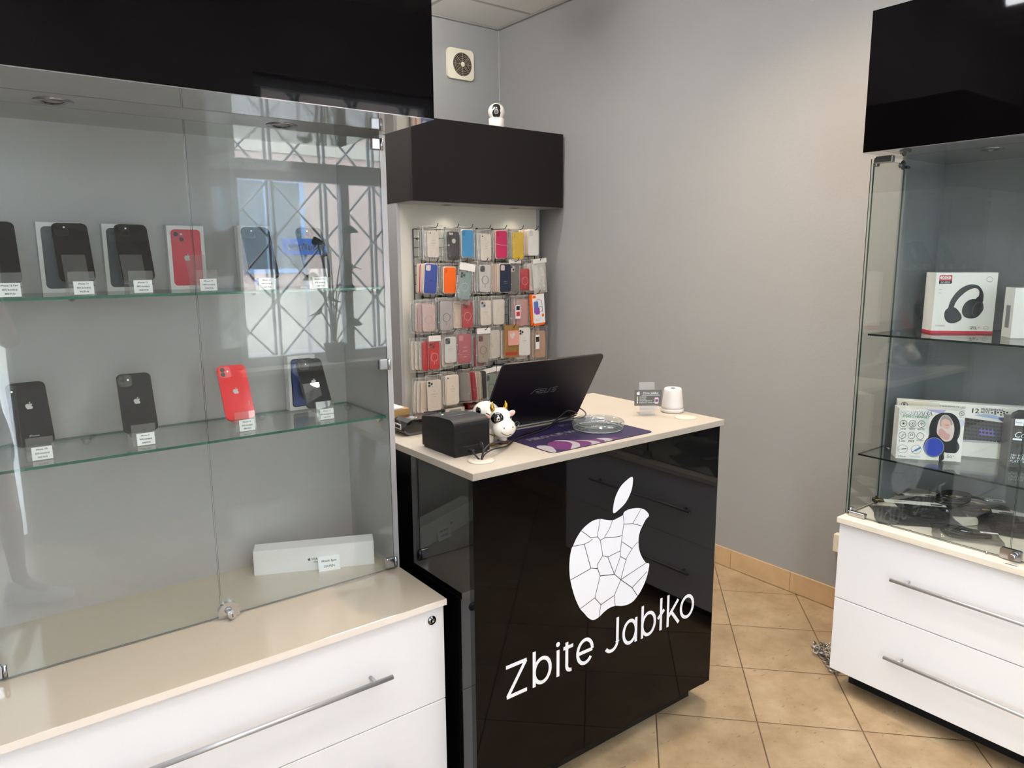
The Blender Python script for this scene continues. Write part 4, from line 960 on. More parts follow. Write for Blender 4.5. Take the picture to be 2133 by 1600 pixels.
behind('the bright yellow case', 2.612, 1.667, .078, .150, ['clear', '#3c6a43', 'clear'], bag=True, dx=-.004)
pack('plain white silicone phone case, rightmost in the top row', 2.735, 1.683, .074, .145, 'sil', '#e3dfd8', 'square', cutcol='#d0cbc3')
behind('the plain white top-row case', 2.733, 1.683, .074, .145, ['#d8c7b2', '#e2b7a4', '#d8c7b2', '#e6ded2'], dx=-.005)
# row 2
pack('cobalt blue silicone phone case hanging askew, second row', 2.040, 1.492, .076, .155, 'sil', '#3a4a8c', 'square', tilt=5, text=(('●', .010, .56), ('iPhone 11', .0055, .74), ('Silicone Case', .0045, .79)), txcol='#232f68')
behind('the cobalt blue case', 2.034, 1.490, .076, .152, ['#d8c7b2', '#c22030', '#dcd3c5'], dx=-.004, tilt=3)
pack('bright orange silicone phone case in the second row', 2.155, 1.474, .074, .138, 'sil', '#e8641a', 'oval', cutcol='#c9520f', tilt=1)
behind('the bright orange case', 2.150, 1.476, .074, .138, ['clear', 'clear', '#dcd3c5'], bag=True, dx=-.005)
pack('teal transparent magnetic case in a white-topped bag hanging askew, second row', 2.245, 1.449, .078, .148, 'bag', '#8aa09f', 'cams', '#c9d2d0', tilt=9, bag='clear', bw=.104, bh=.222, head=.040, y=3.375, cutcol='#7d9492')
pack('transparent case with a dark magnetic ring in the second row', 2.389, 1.485, .076, .150, 'bag', '#cfc9c4', 'cams', '#2a2626', tilt=1, bw=.100, bh=.180, cutcol='#55494f')
behind('the dark-ringed transparent case', 2.380, 1.485, .076, .150, ['clear', '#caa4a6', 'clear'], bag=True, dx=-.006)
pack('navy blue silicone phone case in the second row', 2.529, 1.488, .078, .158, 'sil', '#1c2739', 'square', cutcol='#c9b9b5', text=(('■ iPhone', .0055, .62), ('Silicone Case', .0050, .68)), txcol='#b9bdc6')
behind('the navy blue case', 2.526, 1.488, .078, .158, ['#d8c7b2', '#e2b7a4', '#d8c7b2', '#dcd3c5'], dx=-.007)
pack('smoky grey case with a red lower edge in the second row', 2.606, 1.483, .068, .150, 'bag', '#6d6862', 'diag', bw=.092, bh=.200, head=.022, y=3.415)
pack('red phone case half hidden behind the white bag, second row', 2.681, 1.459, .066, .124, 'bag', '#b3121f', None, '#d8a0a0', bw=.082, bh=.150, y=3.412)
pack('milky white bagged case at the right end of the second row', 2.766, 1.490, .080, .160, 'bag', '#e0dcd2', None, tilt=-5, bag='milky', bw=.104, bh=.205, head=.026, y=3.385)
behind('the milky white bagged case', 2.748, 1.492, .080, .160, ['#e6ded2', '#e6ded2'], bag=True, dx=-.012, tilt=-8)
# row 3
pack('pale pink clear case, leftmost in the third row', 2.016, 1.280, .076, .145, 'bag', '#cdb3ae', None, '#c4a9a6', bw=.106, bh=.185)
behind('the pale pink third-row case', 2.006, 1.285, .078, .150, ['#caa4a6', '#d8c7b2', 'clear'], bag=True, dx=-.010)
pack('grey frosted case with a thin black ring in the third row', 2.127, 1.292, .080, .157, 'bag', '#b1aaa8', None, '#1d1b1b', bw=.102, bh=.188)
behind('the grey frosted ringed case', 2.121, 1.292, .078, .152, ['#262629', 'clear', '#7a7672'], bag=True, dx=-.006)
pack('red magnetic phone case in the middle of the third row', 2.265, 1.285, .068, .145, 'bag', '#b42a32', 'diag', '#e8c6c4', bw=.090, bh=.185, cutcol='#9b2029')
behind('the third-row red magnetic case', 2.225, 1.290, .070, .150, ['#d8c7b2', '#e6ded2', 'clear'], bag=True, dx=-.012)
pack('cream case with a lens picture in the third row', 2.389, 1.286, .072, .140, 'bag', CR, 'diag', text=FOR('For iPh 13'), bw=.096, bh=.178, cutcol='#b9b4c4')
behind('the third-row lens-picture case', 2.383, 1.288, .072, .140, ['clear', 'clear', '#dcd3c5'], bag=True, dx=-.005)
pack('plain cream case in the third row, left of the pink case', 2.480, 1.288, .078, .142, 'bag', '#ded6c8', None, bw=.100, bh=.178)
behind('the plain cream third-row case', 2.474, 1.288, .078, .142, ['#dcd3c5', 'clear'], bag=True, dx=-.005)
t = pack('dusty pink phone case with a white and red tag, third row', 2.650, 1.282, .082, .152, 'bag', '#c4908c', 'square', bw=.112, bh=.190, cutcol='#b3a7a4')
box('tag', m_paper, -.062, -.026, -.016, -.0150, -.108, -.030, t, world=False); box('tag_top', m_ink, -.056, -.031, -.0166, -.0161, -.060, -.036, t, world=False); box('tag_red', col('#c62828'), -.056, -.031, -.0166, -.0161, -.094, -.068, t, world=False)
behind('the dusty pink tagged case', 2.640, 1.284, .080, .150, ['#caa4a6', 'clear', '#262629'], bag=True, dx=-.007)
t = thing('glass_protector_box', 'orange and white accessory box hanging askew at the right end of the third row', 'accessory box', (2.750, 3.385, 1.310), (0, math.radians(-4), 0))
MB().box(-.052, .052, 0, .012, -.186, 0, .001).build('carton', col('#e8620e', .4), t)
box('white_panel', m_paper, -.038, .0515, -.0006, -.0001, -.172, -.001, t, world=False)
box('brand_block', col('#e8620e', .4), -.036, -.012, -.0012, -.0007, -.022, -.006, t, world=False)
MB().prism(rr(.034, .070, .006, 5, -.030, -.112), -.0012, -.0007, FXZ).build('blue_phone_picture', col('#4f6fb0', .4), t)
MB().prism(rr(.034, .040, .006, 5, -.022, -.120), -.0018, -.0013, FXZ).build('violet_phone_picture', col('#8c4a9c', .4), t)
MB().torus((.018, -.0012, -.090), .016, .0012, 'y', 24, 5).tube([(-.014, -.0012, -.040), (.006, -.0012, -.030), (.032, -.0012, -.040), (.034, -.0012, -.110)], .001, 5).build('outline_print', m_ink, t)
MB().cyl((.036, -.0016, -.128), .009, .0006, 'y', 20).build('orange_dot', col('#e8620e', .4), t)
add_text(add_text(MB(), '100% screen protection', .0050, (0, -.146, -.0010)), 'easy application', .0050, (-.005, -.154, -.0010)).build('print', m_grey, t)
# row 4
pack('slim red case with a pale magnetic ring, left end of the fourth row', 2.045, 1.077, .066, .150, 'bag', '#c4141d', 'diag', '#e3b8b8', bw=.078, bh=.205, head=.030, cutcol='#9e0f17')
behind('the slim red fourth-row case', 2.030, 1.080, .068, .155, ['#c22030', '#cfc9c0', '#e6ded2', '#dcd3c5'], bag=True, dx=-.016)
pack('white case with a dark lens picture in the fourth row', 2.149, 1.096, .074, .142, 'bag', '#e0ddd8', 'diag', text=FOR('For iPh Pro'), bw=.104, bh=.200, bag='clear', cutcol='#5b5e63')
behind('the fourth-row white lens case', 2.143, 1.090, .074, .150, ['#e6ded2', '#dcd3c5', 'clear'], bag=True, dx=-.006, dz=-.006)
pack('rose coloured case printed CLEAR in the fourth row', 2.242, 1.105, .084, .160, 'bag', '#b15560', 'square', text=(('CLEAR', .0085, .46), ('▬▬▬', .0095, .58), ('▬▬', .010, .78)), txcol='#e5cdcd', bw=.104, bh=.185, cutcol='#c98a8c')
behind('the rose coloured CLEAR case', 2.238, 1.104, .084, .160, ['#caa4a6', 'clear'], bag=True, dx=-.005)
pack('brown-edged clear ring case in a white-topped bag, fourth row', 2.368, 1.095, .072, .160, 'bag', '#a8998c', 'cams', '#5b5149', bw=.096, bh=.220, head=.032, cutcol='#7c4a4c')
behind('the brown-edged ring case', 2.360, 1.090, .072, .165, ['#8c2238', 'clear'], bag=True, dx=-.008, dz=-.008)
pack('off-white case seen edge-on left of the brown card, fourth row', 2.462, 1.114, .062, .160, 'bag', '#d8d0c4', None, bw=.080, bh=.190, y=3.41)
behind('the off-white case left of the brown card', 2.455, 1.112, .064, .162, ['#dcd3c5', '#cfc9c0', '#dcd3c5'], bag=True, dx=-.010)
t = thing('card_wallet', 'brown kraft card carrying a pink pocket with a heart cut-out, fourth row', 'card wallet', (2.560, 3.385, 1.140), (0, 0, 0))
MB().box(-.054, .054, 0, .0015, -.192, 0, .0005).build('backing_card', mat('kraft_card', '#8f6a3a', .8, vary=.2, vscale=30), t)
slab(rr(.078, .086, .008, 5, -.028, -.120), .004, .001, lambda a, b_, c: (a, -.0045+c, b_)).build('pink_pocket', col('#d99a8c'), t)
MB().prism([(-.012, -.030), (-.020, -.022), (-.020, -.038), (0, -.062), (.020, -.038), (.018, -.024), (.008, -.022), (0, -.030)], -.0050, -.0046, lambda a, b_, c: (a+.002, c, b_-.022)).build('heart_opening', mat('cut_pale'), t)
box('red_strip', col('#a23325'), -.044, .042, -.0006, -.0001, -.176, -.158, t, world=False); box('green_line', col('#5c6b42'), -.046, .046, -.0006, -.0001, -.144, -.142, t, world=False)
behind('the brown heart card', 2.548, 1.118, .076, .165, ['#e6ded2', '#262629', '#e6ded2'], bag=True, dx=-.006, dz=-.010)
pack('white case with a triple-lens picture in the fourth row', 2.664, 1.112, .084, .160, 'sil', '#dedad3', 'cams', text=FOR('For iPh Pro'), cutcol='#cfcac2')
behind('the fourth-row triple-lens case', 2.658, 1.105, .084, .165, ['#e6ded2', 'clear'], bag=True, dx=-.005, dz=-.010)
t = pack('tan phone case with a dark tag, right end of the fourth row', 2.789, 1.089, .078, .160, 'bag', '#bf957a', 'oval', bw=.112, bh=.205, cutcol='#8d6f5c')
box('tag', m_paper, -.050, -.022, -.016, -.0150, -.105, -.020, t, world=False); box('tag_top', m_ink, -.048, -.024, -.0166, -.0161, -.062, -.032, t, world=False)
behind('the tan tagged case', 2.780, 1.089, .076, .158, ['#c9a58c', 'clear'], bag=True, dx=-.008)
# row 5
pack('large cream case with three lenses in a milky bag, bottom row', 2.039, .868, .088, .170, 'bag', CR, 'cams', text=FOR('For iPh Pro Max'), bw=.112, bh=.215, bag='clear', cutcol='#d9d2c6')
behind('the large cream bottom-row case', 2.022, .862, .086, .172, ['#d8c7b2', '#e6ded2', '#dcd3c5'], bag=True, dx=-.014, tilt=3)
pack('pale cream single-lens case in a blister, bottom row', 2.155, .880, .082, .162, 'sil', '#d5cbbb', 'dot', text=FOR('For iPh XR'))
behind('the pale single-lens case', 2.150, .880, .084, .164, ['#cfc9c0', 'clear', '#7a7672'], bag=True, dx=-.004)
for lab, x, c, tl, cn in (('grey case package seen edge-on right of the single-lens case, bottom row', 2.222, '#8f8b88', -4, None), ('dark red case package seen edge-on, bottom row', 2.262, '#a01d2a', -6, None), ('beige case package seen edge-on, bottom row', 2.300, '#c9b79f', -3, None), ('black case package seen edge-on, bottom row', 2.338, '#1d1d20', -2, None)):
    t = thing('phone_case', lab, 'phone case', (x, 3.395, .892), (0, math.radians(tl), math.radians(-62)), 'packaged phone cases on the rack')
    slab(rr(.070, .158, .010, 5, -.035, -.160), .009, .002, FXZ).build('case', mat('case_'+c, c, .42), t)
    bag_mesh(.086, .018, -.172, .016, int(x*1000)).build('bag', [m_bag, m_seam], t, loc=(0, .004, 0))
pack('green-edged clear case hanging askew beside the laptop, bottom row', 2.408, .865, .072, .150, 'bag', '#7c8a80', 'cams', '#37443c', tilt=-8, bw=.098, bh=.205, head=.026, cutcol='#434a50')
behind('the green-edged clear case', 2.392, .862, .072, .155, ['#8c2238', '#e6ded2'], bag=True, dx=-.012, tilt=-6)
pack('brownish clear case partly hidden by the laptop lid, bottom row', 2.506, .870, .072, .150, 'bag', '#9c8b85', 'cams', '#5b5149', bw=.100, bh=.205, head=.026, cutcol='#77555a')
pack('case in a dark bag mostly hidden by the laptop lid, bottom row', 2.610, .880, .076, .160, 'bag', '#2a2a2d', None, bw=.100, bh=.195)
pack('black-bagged case behind the laptop lid, right end of the bottom row', 2.720, .885, .076, .160, 'bag', '#232326', None, bw=.100, bh=.195)
hk = [('top', 1.688, (2.053, 2.183, 2.274, 2.395, 2.503, 2.623, 2.733)), ('second', 1.508, (2.052, 2.152, 2.238, 2.372, 2.498, 2.590, 2.755)), ('third', 1.318, (2.030, 2.145, 2.262, 2.385, 2.470, 2.585, 2.745)), ('fourth', 1.128, (2.047, 2.150, 2.242, 2.365, 2.560, 2.700, 2.790)), ('bottom', .908, (2.045, 2.155, 2.260, 2.395, 2.506, 2.610, 2.720))]
NTH = ['leftmost', 'second from the left', 'third from the left', 'middle', 'third from the right', 'second from the right', 'rightmost']
for row, z, xs in hk:
    for i, x in enumerate(xs): hook('%s black wire hook in the %s row of the case rack' % (NTH[i], row), x+.012, z-.004)
# things lying on the rack's base top
for lab, x, y, w_, d_, h_, c in (('small white packet lying below the bottom row of cases', 2.185, 3.42, .13, .06, .030, '#ddd5c6'), ('red packet lying below the bottom row of cases', 2.335, 3.46, .075, .05, .030, '#9c1620'), ('black packet lying below the leftmost bottom-row case', 2.04, 3.40, .13, .05, .035, '#141416'), ('dark packet lying between the white and red packets', 2.262, 3.47, .05, .05, .022, '#2a2728'), ('black box lying at the right below the bottom row', 2.50, 3.44, .16, .06, .028, '#1b1a1b')):
    t = thing('packet', lab, 'packet', (x, y, .6618)); MB().box(-w_/2, w_/2, 0, d_, 0, h_, .004, 3).build('wrapper', col(c, .4), t)
    box('seal_label', mat('dull_label', '#8d8a84', .6), -w_*.3, w_*.3, -.0006, 0, h_*.3, h_*.7, t, world=False)

# ------------------------------------------------------------------ things on the counter
CT = 1.0
t = thing('label_printer', 'black box-shaped receipt printer with a small green light on the counter', 'printer', (1.003, 1.578, CT))
pw_, pd, ph = .113, .166, .102
prof = [(0, .006), (0, .0820)]+[(.022-.022*math.cos(PI/2*i/6), .082+.018*math.sin(PI/2*i/6)) for i in range(1, 7)]+[(pd*.5, ph-.003), (pd-.004, ph-.014), (pd, ph-.018), (pd, .006)]
MB().prism([(a, b_) for a, b_ in prof if b_ >= .0325 or True], 0.0, pw_, lambda a, b_, c: (c, a, b_)).build('housing', mat('printer_plastic', '#0b0b0c', .5, spec=.3, bump=.06, bscale=700), t)
mb = MB()
for z in (.030, .066): mb.box(-.0002, pw_+.0002, -.0002, pd*.98, z, z+.0008)
mb.build('housing_seam', m_dark, t)
MB().box(.004, pw_-.004, .004, pd-.004, 0, .0058).build('foot_plate', m_blk, t)
mb = MB(); mb.box(.018, .085, .060, .0622, .0960, .1012); o = mb.build('paper_slot', mat('worn_metal_edge', '#8e8b86', .3, metal=.8), t); 
MB().cyl((.030, .105, .0935), .0028, .0035, 'z', 16).build('status_light', mat('green_led', '#9fe3c4', .4, emit=1.2), t)
mb = MB()
for i in range(5): mb.box(.022+i*.017, .031+i*.017, .128, .1295, .0900, .0936)
mb.build('button_print', m_grey, t)
MB().box(.028, .100, -.0012, .004, .008, .028, .002).build('port_recess', m_dark, t)
t = thing('card_terminal', 'black payment card terminal with a round emblem, behind the printer', 'card terminal', (1.016, 1.872, CT))
sl = [(0, .014), (.010, .006), (.020, .0), (.150, 0), (.168, .008), (.172, .030), (.160, .042), (.026, .047), (.012, .040), (.002, .026)]
MB().prism([(a, b_) for a, b_ in sl], 0, .082, lambda a, b_, c: (a, c, b_)).build('housing', m_blkg, t)
MB().prism([(-.001, .013), (.010, .0045), (.020, -.0), (.150, -.0), (.169, .008), (.169, .012), (.022, .007), (.010, .010), (.002, .0175)], -.0012, .0832, lambda a, b_, c: (a, c, b_+.0005)).build('grey_rim', mat('graphite_rim', '#4b4c50', .4), t)
MB().torus((.048, .036, .0458), .013, .0009, 'z', 28, 5).torus((.048, .036, .0458), .006, .0009, 'z', 16, 5).build('round_emblem', mat('silver_print', '#c8c8c8', .3), t)
box('side_sticker', mat('pale_sticker', '#b9b9ba', .5), -.0018, .0005, .018, .055, .018, .034, t, world=False)
box('sticker_print', m_ink, -.0022, -.0018, .022, .050, .022, .030, t, world=False)
t = thing('cardboard_box', 'small brown cardboard box topped by white paper at the back left of the counter', 'box', (.975, 1.978, CT))
MB().box(0, .120, 0, .062, 0, .0600, .001).build('carton', m_card, t); MB().box(-.004, .100, .002, .060, .0602, .0665, .002).build('paper_stack', m_paper, t)

# porcelain cow
def cow():
    t = thing('cow_figurine', 'white glazed cow figurine with black patches, gold horns and a gold chain', 'figurine', (1.182, 1.662, CT), (0, 0, math.radians(-9)))
    mp_ = mat('white_glaze', '#ebe3d6', .12, coat=.8); mbk = mat('black_glaze', '#0d0c0e', .1, coat=.8); mgold = mat('gold_paint', '#c79a3c', .22, metal=.9); mpink = mat('pink_glaze', '#e3a39a', .25)
    mb = MB()
    mb.sphere((0, .030, .072), .046, (.86, 1.20, .92), 26); mb.sphere((.0, -.020, .060), .030, (.9, 1, 1.1), 20)
    HK = 1.13; HC = Vector((0, -.045, .080)); HT = Matrix.Translation(HC+Vector((-.001, -.004, -.0060))) @ Matrix.Scale(HK, 4) @ Matrix.Translation(-HC)
    mb.T = HT; mb.sphere((.002, -.050, .083), .029, (1.0, .92, 1.02), 24); mb.sphere((.003, -.068, .064), .0275, (1.12, .86, .88), 24); mb.T = Matrix.Identity(4)
    for x, y in ((-.021, -.030), (.021, -.030), (-.026, .058), (.026, .058)): mb.tube([(x, y, .006), (x, y, .025), (x*.9, y, .050)], .0125, 14, rs=[.0125, .0125, .015])
    b_ = mb.build('body', mp_, t, fix=False)
    rm = b_.modifiers.new('fuse', 'REMESH'); rm.mode = 'VOXEL'; rm.voxel_size = .0018; rm.use_smooth_shade = True
    sm = b_.modifiers.new('soften', 'SMOOTH'); sm.factor = .6; sm.iterations = 6
    def HM():
        q = MB(); q.T = HT; return q
    def spot(nm, c, r, sc, m, rot=None, body=False): return (MB() if body else HM()).sphere(c, r, sc, 18, rot).build(nm, m, t, fix=False)
    spot('eye_patch', (-.0165, -.0695, .091), .0150, (1.05, .42, 1.0), mbk, Matrix.Rotation(-.45, 3, 'Z'))
    spot('eye_white', (-.0172, -.0768, .0905), .0050, (.9, .30, 1.1), mp_, Matrix.Rotation(-.3, 3, 'Z')); spot('pupil', (-.0172, -.0784, .0900), .0028, (.9, .3, 1.1), mbk)
    spot('eye', (.0185, -.0735, .0905), .0030, (.8, .4, 1.3), mbk)
    spot('back_patch', (-.0345, .012, .093), .0130, (.42, 1.1, .9), mbk, body=True); spot('back_patch', (.012, .040, .1125), .016, (1.2, 1.3, .26), mbk, body=True)
    spot('side_patch', (.036, -.012, .085), .017, (.5, 1.0, 1.0), mbk, body=True)
    for sx_ in (-1, 1):
        mb = HM(); mb.tube([(sx_*.016, -.046, .106), (sx_*.019, -.047, .114), (sx_*.0195, -.047, .121), (sx_*.017, -.047, .128)], .006, 14, rs=[.0062, .0055, .0036, .0006]); mb.build('horn', mgold, t)
        e = HM().sphere((sx_*.0335, -.046, .093), .0105, (1.25, .42, .72), 16, Matrix.Rotation(-sx_*.35, 3, 'Y')).build('ear', mp_ if sx_ > 0 else mbk, t, fix=False)
        HM().sphere((sx_*.0335, -.0500, .0935), .0078, (1.2, .25, .62), 14, Matrix.Rotation(-sx_*.35, 3, 'Y')).build('inner_ear', mpink, e, fix=False)
    for x in (-.010, .014): spot('nostril', (x, -.0930, .070), .0016, (1, .5, 1.4), mat('nostril_ink', '#5a4742', .4))
    HM().tube([(-.016, -.0885, .060), (-.010, -.0925, .0540), (.000, -.0940, .0515), (.012, -.0925, .0530)], .0007, 6).build('smile_line', mbk, t)
    HM().torus((.031, -.082, .074), .0060, .0008, 'y', 20, 5).build('nose_ring', m_dchrome, t)
    pts = [(.030*math.cos(a), -.028-.030*math.sin(a)*.9, .040-.010*max(0, math.sin(a))) for a in [PI*i/24 for i in range(25)]]
    mb = MB()
    for p in pts: mb.sphere(p, .0020, (1, 1, 1), 8)
    mb.tube(pts, .0009, 5).build('gold_chain', mgold, t)
    for x in (-.021, .021): MB().box(x-.0128, x+.0128, -.0435, -.0170, 0, .011, .003).build('hoof', mgold if x < 0 else mat('brown_glaze', '#54261c', .2, coat=.5), t)
    for x in (-.026, .026): MB().cyl((x, .058, 0), .0135, .010, 'z', 18).build('hoof', mgold, t)
    return t
cow()
# mat with printed words
t = thing('counter_mat', 'dark purple printed counter mat with grey words, under the glass dish', 'mat', (1.235, 1.455, CT))
MW, MD = .400, .275
MB().prism(rr(MW, MD, .018, 6, 0, 0), .0002, .0018, lambda a, b_, c: (a, b_, c)).build('sheet', mat('purple_mat', '#231a3c', .45), t)
fm = lambda a, b_, c: (a-1.235, b_-1.455, c)
def mpoly(name, pts, m, z): return MB().prism(smooth_closed(pts, 4) if len(pts) > 5 else pts, z, z+.00012, fm).build(name, m, t)
mpoly('magenta_glow', [(1.285, 1.459), (1.33, 1.458), (1.38, 1.458), (1.43, 1.458), (1.478, 1.460), (1.498, 1.472), (1.46, 1.492), (1.41, 1.505), (1.36, 1.535), (1.315, 1.553), (1.283, 1.532), (1.272, 1.490)], mat('magenta_print', '#5a2658', .45, vary=.35, vscale=14), .0019)
mpoly('grey_blob', [(1.238, 1.459), (1.240, 1.528), (1.262, 1.536), (1.2765, 1.514), (1.268, 1.485), (1.252, 1.459)], mat('grey_print', '#8d8a8e', .5), .0021)
mpoly('grey_arc', [(1.3226, 1.555), (1.3475, 1.545), (1.3640, 1.520), (1.3630, 1.490), (1.340, 1.462), (1.325, 1.457), (1.303, 1.457), (1.325, 1.478), (1.345, 1.500), (1.3461, 1.530)], mat('grey_print'), .0021)
mpoly('grey_arc', [(1.380, 1.520), (1.404, 1.500), (1.4161, 1.478), (1.4120, 1.457), (1.378, 1.457), (1.393, 1.470), (1.396, 1.495)], mat('grey_print'), .0021)
mpoly('grey_arc', [(1.4405, 1.500), (1.462, 1.488), (1.470, 1.472), (1.462, 1.457), (1.432, 1.457), (1.442, 1.468), (1.4405, 1.486)], mat('grey_print'), .0021)
mb = MB(); fl_ = lambda a, b_, c: (a-1.235, b_-1.455, .00225)
add_text(mb, 'MIŁO CIĘ WIDZIEĆ', .036, (1.270, 1.606, 0), True, 'LEFT', fl_, sx=.93); mb.build('lettering', mat('pale_grey_print', '#b9b6be', .5), t)
mb = MB(); add_text(mb, '[PL]', .026, (1.460, 1.688, 0), True, 'LEFT', fl_)
mb.build('lettering', mat('pale_grey_print', '#aeabb2', .5), t)
# laptop
t = thing('laptop', 'open dark laptop seen from behind, its lid towards the shop', 'laptop', (1.392, 1.748, CT))
MB().box(-.187, .187, .000, .250, .0035, .0185, .003).build('base', mat('silver_laptop_base', '#b9b7b4', .35, metal=.2), t)
lid = MB(); Lr = Matrix.Rotation(math.radians(31.5), 4, 'X')
lo = slab(rr(.376, .247, .012, 6, -.188, 0), -.0065, .002, FXZ).build('lid', mat('dark_aubergine_lid', '#0d090e', .38, spec=.3), t, loc=(0, .003, .0185), rot=(math.radians(31.5), 0, math.radians(-2.2)))
mb = MB(); fr_ = lambda a, b_, c: (a, -.0068, b_)
ribbon(mb, [(-.040, -.010), (-.018, .008), (.004, .008)], .0022, 0, fr_) if False else None
zc = .128
for P in ([(-.034, zc-.008), (-.020, zc+.008), (-.004, zc+.008)], [(-.012, zc-.008), (-.005, zc+.001)], [(-.018, zc-.001), (-.008, zc-.001)], [(.016, zc+.008), (.000, zc+.008), (-.002, zc), (.012, zc), (.010, zc-.008), (-.006, zc-.008)], [(.021, zc+.008), (.016, zc-.008), (.031, zc-.008), (.036, zc+.008)], [(.064, zc+.008), (.048, zc+.008), (.046, zc), (.060, zc), (.058, zc-.008), (.042, zc-.008)]):
    ribbon(mb, [(a-.012, b_) for a, b_ in P], .0022, 0, fr_)
mb.build('brand_lettering', mat('brushed_mark', '#8a8688', .3, metal=.5), lo)
box('hinge_bar', m_blk, -.170, .170, -.004, .006, .010, .0205, t, world=False)
box('screen', mat('dark_screen', '#08080a', .1), -.180, .180, .0004, .0008, .010, .238, lo, world=False)
box('keyboard', m_blk, -.170, .170, .040, .150, .0186, .0192, t, world=False)
# glass dish
t = thing('coin_dish', 'round clear glass coin dish standing on the purple mat', 'dish', (1.534, 1.592, CT+.0021))
mg2 = glass('thick_clear_glass', '#f4f8f6', haze=.07, hazecol='#cdd6d2', refl=.16)
MB().lathe([(0, .0), (.072, .0), (.078, .004), (.0805, .012), (.0800, .0225), (.0775, .0255), (.0725, .0245), (.0700, .016), (.065, .0095), (0, .0085)], n=64).build('dish', mg2, t)
MB().torus((0, 0, .0025), .0755, .0012, 'z', 60, 6).build('rim_band', mat('pale_rim', '#cfd4d2', .15, coat=.5), t)
# business card stand
t = thing('card_holder', 'clear acrylic holder of dark grey business cards on the counter', 'card holder', (1.803, 1.636, CT), (0, 0, math.radians(-34.5)))
fr_ = lambda a, b_, c: (c, a, b_)
MB().prism([(0, 0), (.045, 0), (.045, .0018), (.0022, .0018), (.020, .108), (.018, .108)], -.026, .026, fr_).prism([(-.012, .020), (.004, .020), (.004, .022), (-.010, .022), (-.009, .034), (-.011, .034)], -.026, .026, fr_).build('easel', m_acrylf, t)
cs = MB()
for i in range(8): cs.box(-.0425+.0008*i-.004, .0425+.0008*i-.002, -.009+.0014*i, -.0082+.0014*i, .034, .0865-.0002*i)
cg = cs.build('business_cards', mat('olive_grey_card', '#56544c', .45), t)
mb = MB(); y = -.0094
fr2 = lambda a, b_, c: (a, y, b_)
add_logo(mb, .012, -.034, .076, y, lambda a, b_, c: (a, y, b_)); add_text(mb, 'Zbite Jabłko', .0108, (.007, .0758, 0), False, frame=fr2)
ribbon(mb, [(-.022, .0688), (.038, .0688)], .0010, y)
for i, s_ in enumerate(('797 808 908', 'Zbite Jabłko', 'zbitejablko@gmail.com', 'Włocławek ul. Zduńska 5/7b')): add_text(mb, s_, .0046, (-.030, .0625-.0062*i, 0), True, 'LEFT', fr2)
for i in range(1, 4): mb.box(-.0385, -.0345, y-.0001, y, .0605-.0062*i, .0645-.0062*i)
mb.build('card_print', m_vinyl, cg)
box('yellow_icon', col('#d8c94a'), -.0385, -.0345, y-.0001, y, .0605, .0645, cg, world=False)
MB().prism(rr(.013, .021, .003, 4, .021, .040), y-.0001, y, FXZ).build('phone_picture', col('#d6c3ce'), cg)
MB().prism([(a, b_) for a, b_ in rr(.009, .010, .003, 4, .023, .0455)], y-.0003, y-.0002, FXZ).build('phone_screen_picture', col('#5d4a5e'), cg)
# white round device
t = thing('white_speaker', 'white tapering cylinder device with a small dark opening on top', 'device', (1.9085, 1.6195, CT))
MB().lathe([(.0, 0), (.034, 0), (.0375, .003), (.038, .0115), (.0372, .0130)], n=40).build('base_ring', mat('white_soft_plastic', '#d9d2cb', .4), t)
MB().lathe([(.0370, .0134), (.0365, .022), (.0325, .055), (.0300, .076), (.0285, .0808), (.0255, .0830), (.008, .0815), (0, .0812)], n=40).build('shell', mat('white_soft_plastic'), t)
MB().cyl((-.002, -.002, .0822), .0078, .0006, 'z', 20).build('top_opening', m_dark, t)
# cables
t = thing('laptop_cable', 'black cable running from the left grommet over the mat to the laptop corner', 'cable', (1.047, 1.519, CT))
def spl(P, k=8):
    n = len(P); out = []
    for i in range(n-1):
        a = P[max(i-1, 0)]; b_ = P[i]; c = P[i+1]; d_ = P[min(i+2, n-1)]
        for j in range(k):
            u = j/k; out.append(tuple(.5*((2*b_[q])+(-a[q]+c[q])*u+(2*a[q]-5*b_[q]+4*c[q]-d_[q])*u*u+(-a[q]+3*b_[q]-3*c[q]+d_[q])*u**3) for q in range(3)))
    return out+[P[-1]]
MB().tube(spl([(1.049, 1.521, 1.003), (1.058, 1.524, 1.020), (1.082, 1.535, 1.032), (1.125, 1.555, 1.030), (1.175, 1.580, 1.018), (1.225, 1.622, 1.007), (1.270, 1.655, 1.0045), (1.330, 1.672, 1.0045), (1.410, 1.700, 1.0045), (1.500, 1.726, 1.008), (1.575, 1.736, 1.014)]), .0023, 8).build('lead', m_blk, t, True)
MB().tube(spl([(1.545, 1.722, 1.010), (1.590, 1.722, 1.006), (1.628, 1.748, 1.010), (1.640, 1.785, 1.018), (1.620, 1.800, 1.024), (1.586, 1.790, 1.014)]), .0023, 8).build('plug_loop', m_blk, t, True)
t = thing('usb_cable', 'second black cable beside it, looping up to the laptop hinge', 'cable', (1.043, 1.514, CT))
MB().tube(spl([(1.046, 1.517, 1.003), (1.058, 1.517, 1.016), (1.095, 1.532, 1.020), (1.160, 1.565, 1.010), (1.235, 1.622, 1.0045), (1.310, 1.650, 1.0045), (1.390, 1.672, 1.006), (1.440, 1.690, 1.018), (1.480, 1.700, 1.032), (1.515, 1.712, 1.040), (1.555, 1.726, 1.030), (1.578, 1.736, 1.018)]), .0021, 8).build('lead', m_blk, t, True)
t = thing('printer_cable', 'short black cable from the printer port into the left grommet', 'cable', (1.030, 1.560, CT))
